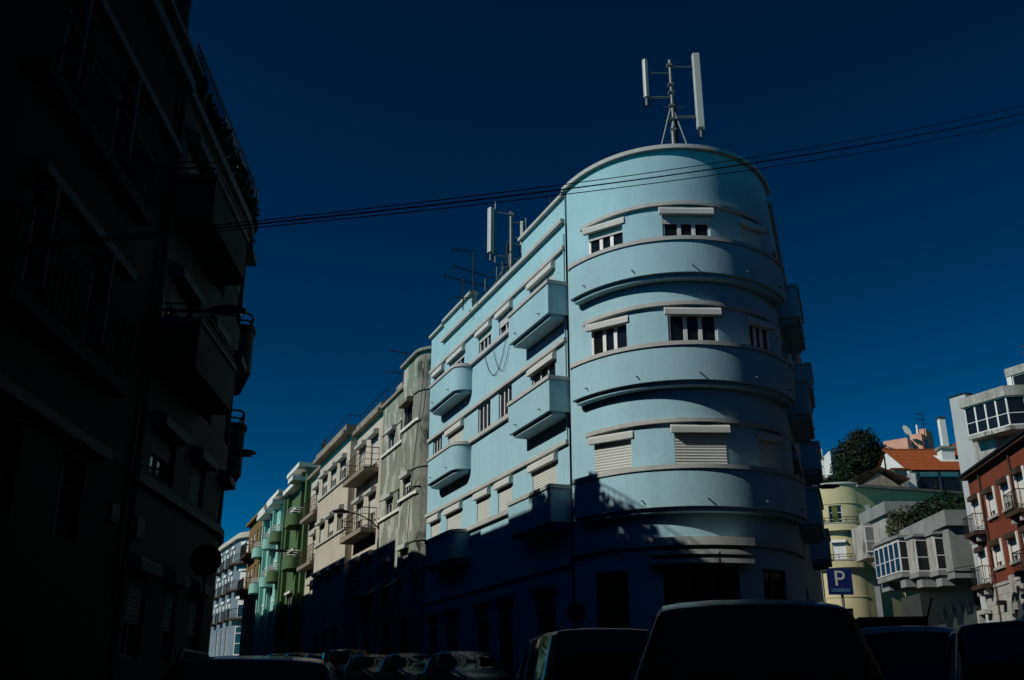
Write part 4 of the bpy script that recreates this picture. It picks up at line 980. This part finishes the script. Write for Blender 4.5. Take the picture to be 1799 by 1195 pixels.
# ---- white gabled house
gh = thing('house', 'white gabled house with an orange tiled roof on the hill', 'house', (40.5, 95, 17.0))
def hp(name, mb, m): return obj(name, mb.mesh(name, (40.5, 95, 17.0)), m, gh)
hp('wall', MB().box(36.45, 46, 90.4, 100, 15, 21.0), 'white_wall')
hp('gable', MB().prism([(36.4, 90.2), (36.7, 90.2), (36.7, 95), (36.7, 100), (36.4, 100), (36.4, 95)], 15, lambda x, y: 24.0 - abs(y - 95) * .6), 'white_wall')
tl = MB(); NR, NC = 14, 60
for side in (1, -1):
    for i in range(NR):
        t0, t1 = i / NR, (i + 1.35) / NR
        for j in range(NC):
            xa, xb = 36.15 + 10 * j / NC, 36.15 + 10 * (j + 1) / NC; xm = (xa + xb) / 2
            def rp(x, t, up): t = min(t, 1.0); return (x, 95 - side * 5.2 * (1 - t), 24.1 - 3.1 * (1 - t) + up)
            tl.quad(rp(xa, t0, .05), rp(xm, t0, .12), rp(xm, t1, .07), rp(xa, t1, .0)); tl.quad(rp(xm, t0, .12), rp(xb, t0, .05), rp(xb, t1, .0), rp(xm, t1, .07))
hp('roof', tl, 'tile')
hp('ridge', MB().tube([(36.1, 95, 24.15), (46.2, 95, 24.15)], .13, 8), 'tile')
hp('chimney', MB().box(40.6, 41.8, 92.2, 93.2, 21.0, 23.6), 'white_wall'); hp('chimney_cap', MB().box(40.45, 41.95, 92.05, 93.35, 23.6, 23.85), 'cream_dirty')
hp('flashing', MB().prism([(40.3, 91.9), (42.1, 91.9), (42.1, 93.4), (40.3, 93.4)], lambda x, y: 22.1 + (y - 91.9) * .6, lambda x, y: 22.35 + (y - 91.9) * .6), 'white_trim')
hp('veranda_glazing', MB().box(37.2, 46, 90.2, 90.38, 17.8, 20.5), 'glass')
for k in range(5): hp('veranda_post', MB().box(37.2 + 1.9 * k, 37.35 + 1.9 * k, 90.1, 90.19, 17.5, 20.9), 'door_dark')
hp('porch', MB().box(33.9, 35.1, 87.3, 90, 16, 20.5), 'concrete_old'); hp('porch_post', MB().box(33.7, 33.95, 87.1, 87.4, 16, 20.5), 'yellow'); hp('porch_roof', MB().box(33.6, 35.3, 87.0, 90, 20.5, 20.64), 'tile')
hp('pier', MB().box(35.75, 36.75, 89.6, 90.1, 15, 20.7), 'white_wall')
hp('drainpipe', MB().tube([(36.34, 95.4, 17), (36.34, 95.4, 23.6)], .08, 5), 'iron')
# ---- pink blocks
pk = thing('house', 'pink stuccoed blocks with a satellite dish behind the tiled roof', 'house', (49.5, 121, 25))
def pp(name, mb, m): return obj(name, mb.mesh(name, (49.5, 121, 25)), m, pk)
pp('front_block', MB().prism([(46.25, 121.2), (48.5, 119.2), (51, 122.5), (48, 125)], 24, 31.45), 'pink')
pp('tall_block', MB().prism([(49.55, 120.9), (50.6, 119.9), (53.5, 123.5), (52.5, 125)], 24, 32.2), 'pink')
pp('roof_block', MB().prism([(51.3, 123), (52.2, 122.2), (54, 124.5), (53, 125.5)], 24, 33.4), 'pink')
pp('window', MB().prism([(51.35, 120.78), (51.9, 121.45), (51.95, 121.4), (51.4, 120.73)], 30.6, 31.6), 'glass'); pp('window', MB().box(48.7, 49.4, 120.0, 120.3, 29.6, 30.5), 'pvc')
pp('tiled_roof', MB().prism([(50.6, 119.5), (56, 116), (58, 119), (52, 123)], lambda x, y: 29.4, lambda x, y: 29.6 + .25 * (x - 50.6)), 'tile')
pp('low_wall', MB().prism([(50.6, 119.4), (56, 115.9), (56.2, 116.1), (50.8, 119.6)], 24, 29.5), 'white_wall')
pp('chimney', MB().box(52.1, 52.8, 117.6, 118.3, 29, 33.5), 'white_wall'); pp('chimney_cap', MB().box(52.0, 52.9, 117.5, 118.4, 33.5, 33.65), 'iron_rust')
pp('vent_pipe', MB().tube([(51.4, 122.8, 32), (51.4, 122.8, 34)], .14, 8), 'white_wall')
o = obj('satellite_dish', MB().lathe([(.05, 0), (.5, .08), (.75, .22), (.78, .22)], 16, 'y').mesh('satellite_dish', smooth=True), 'white_trim', pk, (-.6, -1.6, 7.5)); o.rotation_euler = (rad(-35), rad(20), rad(78)); pp('dish_mast', MB().tube([(48.9, 119.8, 31.4), (48.9, 119.8, 32.6)], .05, 6), 'iron')
aerial('thin television aerial with short cross bars above the pink blocks', (51.6, 121.2, 32.1), 3.0, [(2.9, -.8, .2, 0, 6, .6), (2.2, -.9, .3, 0, 5, .6), (1.6, -.1, .4, 0, 3, .4)], m='iron', sc=2)
# ---- distant white houses on the hill crest
fh = thing('house', 'distant white house with strip windows and a red roof left of the tree', 'house', (47.5, 150, 30))
def fp(name, mb, m): return obj(name, mb.mesh(name, (47.5, 150, 30)), m, fh)
fp('wall', MB().box(46.4, 49.0, 150, 156, 28, 35.9), 'white_wall'); fp('roof_edge', MB().box(46.2, 49.1, 149.8, 156, 35.9, 36.1), 'concrete'); fp('low_block', MB().prism([(47.6, 146), (50, 147.5), (52, 152), (48, 152)], 28, 36.2), 'white_wall')
fp('red_roof', MB().prism([(45.6, 152), (48.2, 152), (48.2, 157), (45.6, 157)], 35.9, lambda x, y: 37.2 + .1 * (y - 152)), 'tile'); fp('chimney', MB().box(47.6, 48.0, 151, 151.5, 36, 37.6), 'white_wall')
fp('window', MB().box(46.5, 47.2, 149.9, 149.98, 33.6, 35.0), 'glass'); fp('balcony', MB().box(46.3, 47.3, 149.0, 149.97, 32.2, 32.9), 'tile'); fp('window', MB().box(48.4, 50.0, 147.0, 147.1, 33.5, 34.8), 'white_trim')

# ================================================================== CARS
def interp(P, y):
    """smooth interpolation of profile rows by y"""
    for i in range(len(P) - 1):
        if P[i][0] <= y <= P[i + 1][0]:
            t = (y - P[i][0]) / (P[i + 1][0] - P[i][0]); t = t * t * (3 - 2 * t) * .5 + t * .5
            return [a + (b - a) * t for a, b in zip(P[i], P[i + 1])]
    return list(P[-1] if y > P[-1][0] else P[0])
def car(label, loc, heading, paint, kind='hatch', L=4.0, W=1.7, H=1.45, group=None, extras=()):
    """local +y = front of the car. Profile rows: y/L, belt z/H, top z/H, half width at roof /W"""
    t = thing('parked_car', label, 'car', loc, heading, group)
    if kind == 'mpv':
        P = [(-.5, .50, .60, .36), (-.485, .57, .80, .35), (-.455, .58, .955, .325), (-.38, .585, .985, .32), (-.2, .585, 1.0, .325), (.06, .585, .985, .32), (.16, .585, .94, .32), (.36, .57, .64, .40), (.45, .5, .54, .42), (.5, .38, .42, .41)]
        gl = (-.43, .15); pillars = (-.20, .02); ws = (.165, .35); rw_ = (-.483, -.457)
    elif kind == 'van':
        P = [(-.5, .50, .62, .40), (-.492, .56, .93, .395), (-.47, .57, .985, .395), (-.2, .57, 1.0, .40), (.12, .57, .99, .395), (.22, .57, .95, .385), (.36, .56, .62, .42), (.45, .5, .54, .43), (.5, .38, .42, .42)]
        gl = (-.46, .20); pillars = (-.20, .02); ws = (.225, .35); rw_ = (-.4955, -.483)
    elif kind == 'estate':
        P = [(-.5, .50, .60, .41), (-.46, .60, .78, .40), (-.42, .61, .96, .375), (-.3, .61, .99, .37), (-.05, .61, 1.0, .37), (.08, .61, .97, .365), (.14, .61, .92, .365), (.27, .60, .66, .42), (.42, .52, .57, .43), (.48, .44, .49, .42), (.5, .36, .42, .40)]
        gl = (-.41, .10); pillars = (-.24, -.06); ws = (.145, .265); rw_ = (-.457, -.423)
    else:
        P = [(-.5, .48, .56, .41), (-.47, .60, .68, .40), (-.38, .62, .93, .36), (-.3, .62, .98, .36), (-.08, .62, 1.0, .365), (.05, .62, .97, .36), (.10, .62, .92, .36), (.25, .61, .67, .42), (.40, .54, .59, .43), (.47, .46, .52, .42), (.5, .38, .43, .39)]
        gl = (-.37, .06); pillars = (-.14,); ws = (.105, .245); rw_ = (-.465, -.385)
    ys = set()
    for i in range(41): ys.add(round(-.5 + i / 40, 4))
    for q in (*gl, *ws, *rw_): ys.add(q)
    for q in pillars: ys |= {q - .011, q + .011}
    ys = sorted(ys); rows = []
    for y in ys:
        _, zb, zt, wt = interp(P, y)
        w = W / 2 * (1 - .10 * max(0, abs(y) - .38) / .12); bz = .17 * H if abs(y) < .46 else .22 * H
        zb *= H; zt *= H; wt *= W
        pts = [(0, bz), (w * .86, bz), (w * .97, bz + .07), (w, (bz + zb) * .52), (w * .99, zb - .1), (w * .965, zb), (wt + .004, zt - .065), (wt - .035, zt - .018), (wt - .14, zt), (wt * .4, zt + .018), (0, zt + .02)]
        rows.append([(x, y * L, z) for x, z in pts])
    def kind_of(i, j):
        ym = (ys[i] + ys[i + 1]) / 2
        if j == 5 and gl[0] < ym < gl[1] and not any(abs(ym - p) < .011 for p in pillars): return 'side'
        if j in (7, 8, 9) and ws[0] < ym < ws[1]: return 'front'
        if j in (7, 8, 9) and rw_[0] < ym < rw_[1]: return 'rear'
        return 'body'
    M = {'body': MB(), 'front': MB(), 'rear': MB()}
    sides = {}
    n = len(rows[0])
    for i in range(len(rows) - 1):
        seg = sum(1 for p in pillars if ys[i] > p)
        for j in range(n - 1):
            k_ = kind_of(i, j)
            for sg in (1, -1):
                q = [rows[i][j], rows[i + 1][j], rows[i + 1][j + 1], rows[i][j + 1]]
                q = [(sg * x, y, z) for x, y, z in q]
                if sg < 0: q.reverse()
                mb = M[k_] if k_ in M else sides.setdefault((sg, seg), MB())
                mb.quad(*q)
    for r_ in (rows[0], rows[-1]):
        ring_ = list(r_) + [(-x, y, z) for x, y, z in r_[-2:0:-1]]
        M['body'].poly(ring_)
    def weld(mb, name):
        idx = {}; nv = []; nf = []
        for f in mb.f:
            q = []
            for i in f:
                p = tuple(round(c, 4) for c in mb.v[i])
                if p not in idx: idx[p] = len(nv); nv.append(p)
                if idx[p] not in q: q.append(idx[p])
            if len(q) > 2: nf.append(q)
        o = MB(); o.v = nv; o.f = nf; return o.mesh(name, smooth=True)
    obj('body', weld(M['body'], 'body'), paint, t)
    obj('windscreen', weld(M['front'], 'windscreen'), 'car_glass', t); obj('rear_window', weld(M['rear'], 'rear_window'), 'car_glass', t)
    for mb in sides.values(): obj('side_window', weld(mb, 'side_window'), 'car_glass', t)
    r = .31 * (H / 1.45) ** .5
    ty = cached(('tyre', round(r, 3)), lambda: MB().lathe([(r * .62, -.1), (r * .95, -.1), (r, -.06), (r, .06), (r * .95, .1), (r * .62, .1)], 20, 'x').mesh('tyre', smooth=True))
    ri = cached(('rim', round(r, 3)), lambda: MB().lathe([(.03, -.085), (r * .3, -.07), (r * .58, -.085), (r * .62, -.1), (r * .62, .1), (.03, .1)], 20, 'x').mesh('rim'))
    for y in (-.31, .31):
        for sg in (1, -1):
            o = obj('wheel', ty, 'tyre', t, (sg * (W / 2 - .09), y * L, r)); o.rotation_euler = (0, 0, 0 if sg < 0 else math.pi); obj('rim', ri, 'rim', o)
    for sg in (1, -1):
        obj('headlight', MB().loft([[(sg * W * x, L * y, z * H) for x, z in ((.24, .42), (.43, .43), (.43, .52), (.25, .50))] for y in (.455, .492)]).mesh('headlight'), 'lamp_clear', t)
        tz = ((.40, .45), (.485, .45), (.475, .62), (.42, .62))
        obj('tail_light', MB().loft([[(sg * W * x, L * y, z * H) for x, z in tz] for y in (-.475, -.505)]).mesh('tail_light'), 'lamp_red', t)
        obj('wing_mirror', MB().loft([[(sg * (W / 2 - .06 + d), L * ws[1] - .28 + dy, .64 * H + z) for d, z in ((0, -.02), (.2, -.05), (.22, .06), (0, .05))] for dy in (-.05, .08)]).mesh('wing_mirror'), 'plastic', t)
    obj('bumper', MB().loft([[(x * W, y * L, z * H) for y, z in ((-.49, .2), (-.517, .22), (-.517, .36), (-.49, .38))] for x in (-.44, -.3, .3, .44)]).mesh('bumper'), 'plastic', t)
    obj('bumper', MB().loft([[(x * W, y * L, z * H) for y, z in ((.49, .2), (.515, .22), (.515, .33), (.49, .35))] for x in (-.43, -.3, .3, .43)]).mesh('bumper'), 'plastic', t)
    obj('number_plate', MB().box(-.26, .26, -.523 * L, -.517 * L, .25 * H, .25 * H + .11).mesh('number_plate'), 'plate', t)
    if 'rails' in extras:
        for sg in (1, -1): obj('roof_rail', MB().tube([(sg * W * .355, -.38 * L, H * .97), (sg * W * .355, -.34 * L, H * 1.025), (sg * W * .36, .0 * L, H * 1.035), (sg * W * .355, .04 * L, H * .99)], .022, 6).mesh('roof_rail'), 'plastic', t)
    if 'antenna' in extras: obj('antenna', MB().tube([(-.02, .1 * L, H), (-.02, .02 * L, H + .55)], .008, 5).mesh('antenna'), 'cable', t)
    if 'antenna_rear' in extras: obj('antenna', MB().tube([(.25, -.3 * L, H * .98), (.33, -.36 * L, H + .3)], .012, 5).mesh('antenna'), 'cable', t)
    if 'box' in extras: obj('roof_sign', MB().prism([(-.45, -.35), (.45, -.35), (.45, .1), (-.45, .1)], H * 1.0, H * 1.0 + .16).mesh('roof_sign'), 'plastic', t)
    return t
def park(label, x, y, deg, *a, **k):
    return car(label, (x, y, ground(x, y) + .004), rad(deg), *a, **k)
park('tall black people carrier with a roof aerial parked before the prow', 1.82, 8.7, -7, 'paint_black', 'mpv', L=4.4, W=1.92, H=1.80, extras=('antenna',))
park('dark estate car with roof rails parked by the left pavement', -2.45, 10.6, 8, 'paint_black', 'estate', L=4.4, W=1.75, H=1.5, extras=('rails',))
park('dark van half hidden behind the black people carrier', 1.0, 15.5, 8, 'paint_black', 'van', L=4.2, W=1.75, H=1.72)
park('navy blue car with a low roof sign and short aerial', 5.3, 14.5, -12, 'paint_navy', 'hatch', L=4.1, W=1.72, H=1.7, extras=('box', 'antenna_rear'))
park('large dark hatchback with red tail lights beside the navy car', 4.9, 9.9, -20, 'paint_black', 'van', L=4.2, W=1.8, H=1.62)
park('dark off-road car parked before the stone base of the red house', 9.9, 15.2, -25, 'paint_green', 'van', L=4.2, W=1.8, H=1.85)
park('black hatchback under the sign letters of the grey block', 8.3, 13.2, -22, 'paint_black', 'hatch', L=4.0, W=1.7, H=1.75)
row = (('dark blue hatchback with a sky-lit windscreen below the prow', -1.6, 'paint_navy', 'hatch', 1.5), ('grey-green three-door hatchback behind the dark blue one', -6.6, 'paint_green', 'hatch', 1.45), ('dark low saloon with a bright blue windscreen along the kerb', -11.2, 'paint_black', 'estate', 1.42),
       ('dark tall hatchback parked along the kerb by the peeling house', -15.6, 'paint_grey', 'van', 1.6), ('silver-grey small car parked by the peeling house', -20.4, 'paint_silver', 'hatch', 1.45), ('dark hatchback parked below the cream balconies', -25.6, 'paint_navy', 'hatch', 1.5), ('black estate car parked below the cream house', -31, 'paint_black', 'estate', 1.45))
for lb, s, pa, kd, h_ in row:
    x, y = fpt(BLF, s, -2.4); park(lb, x, y, 180 + 21.8, pa, kd, L=3.9, W=1.68, H=h_, group='cars parked along the street')
x, y = fpt(BLF, -72, -4.0); park('white van at the sunlit far end of the street', x, y, 180 + 30, 'paint_white', 'van', L=4.6, W=1.8, H=2.1)

# ================================================================== SIGNS, LAMPS, WIRES
ps = thing('parking_sign', 'blue parking sign with a white P on a grey post', 'sign', (7.72, 24.0, ground(7.72, 24)))
pz0 = 4.13 - ground(7.72, 24)
obj('post', MB().tube([(.04, .05, -.2), (.04, .05, pz0 + .25)], .035, 8).mesh('post'), 'galv', ps)
obj('panel', MB().box(-.29, .29, -.012, .012, pz0 - .30, pz0 + .30).mesh('panel'), 'sign_blue', ps)
pn = ps.children[-1]
pm = MB()      # the letter P from strokes
pm.box(-.11, -.055, -.02, -.0125, -.12, .22)
for i in range(12):
    a0, a1 = -math.pi / 2 + math.pi * i / 12, -math.pi / 2 + math.pi * (i + 1) / 12
    f = lambda a, r: (.02 + r * cos(a), .115 + r * sin(a))
    q = [f(a0, .055), f(a0, .105), f(a1, .105), f(a1, .055)]; pm.loft([[(x, y, z) for x, z in q] for y in (-.02, -.0125)])
pm.box(-.0549, .02, -.0199, -.0126, .17, .22); pm.box(-.0549, .02, -.0199, -.0126, .01, .06)
obj('letter', pm.mesh('letter'), 'sign_white', pn, (0, 0, pz0 + .03))
o = obj('lettering', text_mesh('LIGEIROS', .105, .002, 'lettering'), 'sign_cyan', pn, (0, -.016, pz0 - .2)); o.rotation_euler = (rad(90), 0, 0)
obj('bracket', MB().box(-.2, .2, .012, .045, pz0 + .1, pz0 + .14).mesh('bracket'), 'galv', ps)
def no_entry(label, x, y, z, r, rz=0):
    g = ground(x, y); t = thing('no_entry_sign', label, 'sign', (x, y, g), rad(rz))
    obj('post', MB().tube([(0, .05, -.2), (0, .05, z - g + r)], .03, 8).mesh('post'), 'iron', t)
    o = obj('disc', MB().lathe([(.01, -.02), (r, -.02), (r, .01), (.01, .01)], 32, 'y', (0, 0, z - g)).mesh('disc'), 'sign_red', t)
    obj('bar', MB().box(-r * .72, r * .72, -.03, -.0205, z - g - r * .16, z - g + r * .16).mesh('bar'), 'left_trim', o)
no_entry('round no-entry sign in shade before the curved grey building', -6.05, 20.0, 4.12, .31)
no_entry('round no-entry sign at the foot of the blue corner', 1.62, 26.0, 3.58, .25)
def lamp(label, base, out, rise, head, rz, group='wall lamps'):
    """arm from a wall point, cobra head at the end; local +x points away from the wall"""
    t = thing('street_lamp', label, 'lamp', base, rad(rz), group)
    obj('bracket', MB().box(-.04, .03, -.06, .06, -.25, .25).mesh('bracket'), 'iron', t)
    obj('arm', MB().tube([(0, 0, -.2), (out * .3, 0, rise * .35), (out * .65, 0, rise * .85), (out, 0, rise)], .03, 6).mesh('arm'), 'iron', t)
    hb = MB(); rings = []
    for u in [i / 9 for i in range(10)]:
        w_ = .03 + .13 * math.sin(math.pi * min(1, u * .86 + .06)) ** .8; h_ = .02 + .10 * math.sin(math.pi * min(1, u * .85 + .08)) ** .9
        rings.append([(out - .08 + u * head, w_ * cos(a), rise + (h_ * sin(a) if sin(a) > 0 else .55 * h_ * sin(a))) for a in [2 * math.pi * k / 12 for k in range(12)]])
    o = obj('lamp_head', hb.loft(rings).mesh('lamp_head', smooth=True), 'iron', t)
    obj('lens', MB().loft([[(out + .1 + u * head * .6, v, rise - .05) for v in (-.07, .07)] + [(out + .1 + u * head * .6, v, rise - .075) for v in (.05, -.05)] for u in (0, 1)]).mesh('lens'), 'lamp_clear', o)
    return t
lamp('dark street lamp on the joint of the two shaded left buildings', (-6.42, 17.0, 8.25), .95, -.02, .68, 0)
x, y = fpt(LBF, *LM.pt(24.9, .02)); lamp('dark street lamp arm on the curved grey building under the round balconies', (x - .05, y, 7.25), .35, .1, .62, -15)
xr, yr = fpt(BLF, *FR.pt(13.2, 0.02)); lamp('street lamp on the shaded right side wall of the blue building', (xr, yr, 9.3), .35, .28, .9, -12)
x, y = fpt(BLF, -21.25, -.03); lamp('street lamp on a curved arm over the cream balconies', (x, y, 9.25), 1.5, .45, .8, -68.16 - 90)
x, y = fpt(BLF, -39.6, -.03); lamp('street lamp on the green house beside the cream building', (x, y, 9.8), 1.3, .4, .8, -68.16 - 90)
# overhead wires: three strung lines across the street
def ray(px, py):
    u = (px - 899.5) / 1750; v = (597.5 - py) / 1750; return Vector((u, cos(PITCH) - v * sin(PITCH), sin(PITCH) + v * cos(PITCH)))
A0 = Vector((-5.95, 9.6, 6.0)); B0 = Vector((15.2, 22.5, 16.4))
for k, (da, db, sag, r_, lb) in enumerate(((.02, .24, 1.02, .008, 'topmost of three black wires strung across the street'), (0, 0, 1.0, .012, 'thick middle one of three black wires across the street'), (-.02, -.26, .98, .008, 'lowest of three black wires strung across the street'))):
    pts = []
    for i in range(41):
        t = i / 40; p = A0.lerp(B0, t); p.z += da * (1 - t) + db * t - 4 * sag * t * (1 - t) * .4; pts.append(tuple(p - A0))
    tag(obj('overhead_wire', MB().tube(pts, r_, 5).mesh('overhead_wire'), 'cable', None, tuple(A0)), lb, 'wire', 'wires across the street')

# ================================================================== unseen row added behind the viewer to block low sky light
bh_ = Bld('apartment_building', 'plain dark five-storey row added out of view behind the cars to block sky light', 'building', (34.0, -20.0, 180.0), (18, 4), -1.5)
ops = []
for q in (13.2, 10.2, 7.2, 4.2):
    for k in range(11): ops.append((1.2 + 3.2 * k, 2.4 + 3.2 * k, q - 1.5, q, dict(n=2, shut=(.3, 1, .6)[(k + int(q)) % 3], sm='left_trim', fm='left_trim')))
bh_.walls(Flat(0), 0, 38, -1.5, 15.5, ops, 'left_grey'); core(bh_, [(0, .26), (38, .26), (38, 10), (0, 10)], -1.5, 15.4, 'left_grey')
bh_.part('cornice', strip(MB(), Flat(0), 0, 38, -.3, .3, 15.5, 15.75), 'left_trim')

rr_ = Bld('apartment_building', 'unseen dark row added past the red house towards the viewer to cut sky fill', 'building', RF, (42, 4), -1.0)  # out-of-frame blocker, added to darken the prow's shaded side and the ground floor
ops = []
for q in (14.0, 10.8, 7.6, 4.4):
    for k in range(17): ops.append((17.2 + 3.2 * k, 18.3 + 3.2 * k, q - 1.6, q, dict(n=2, shut=(1, .3, .6)[(k + int(q)) % 3], sm='left_trim', fm='left_trim')))
rr_.walls(Flat(0), 16.1, 72, -1.5, 16.5, ops, 'left_red'); core(rr_, [(16.1, .26), (72, .26), (72, 10), (16.1, 10)], -1.5, 16.4, 'left_red')
rr_.part('cornice', strip(MB(), Flat(0), 16.1, 72, -.3, .3, 16.5, 16.75), 'left_trim')
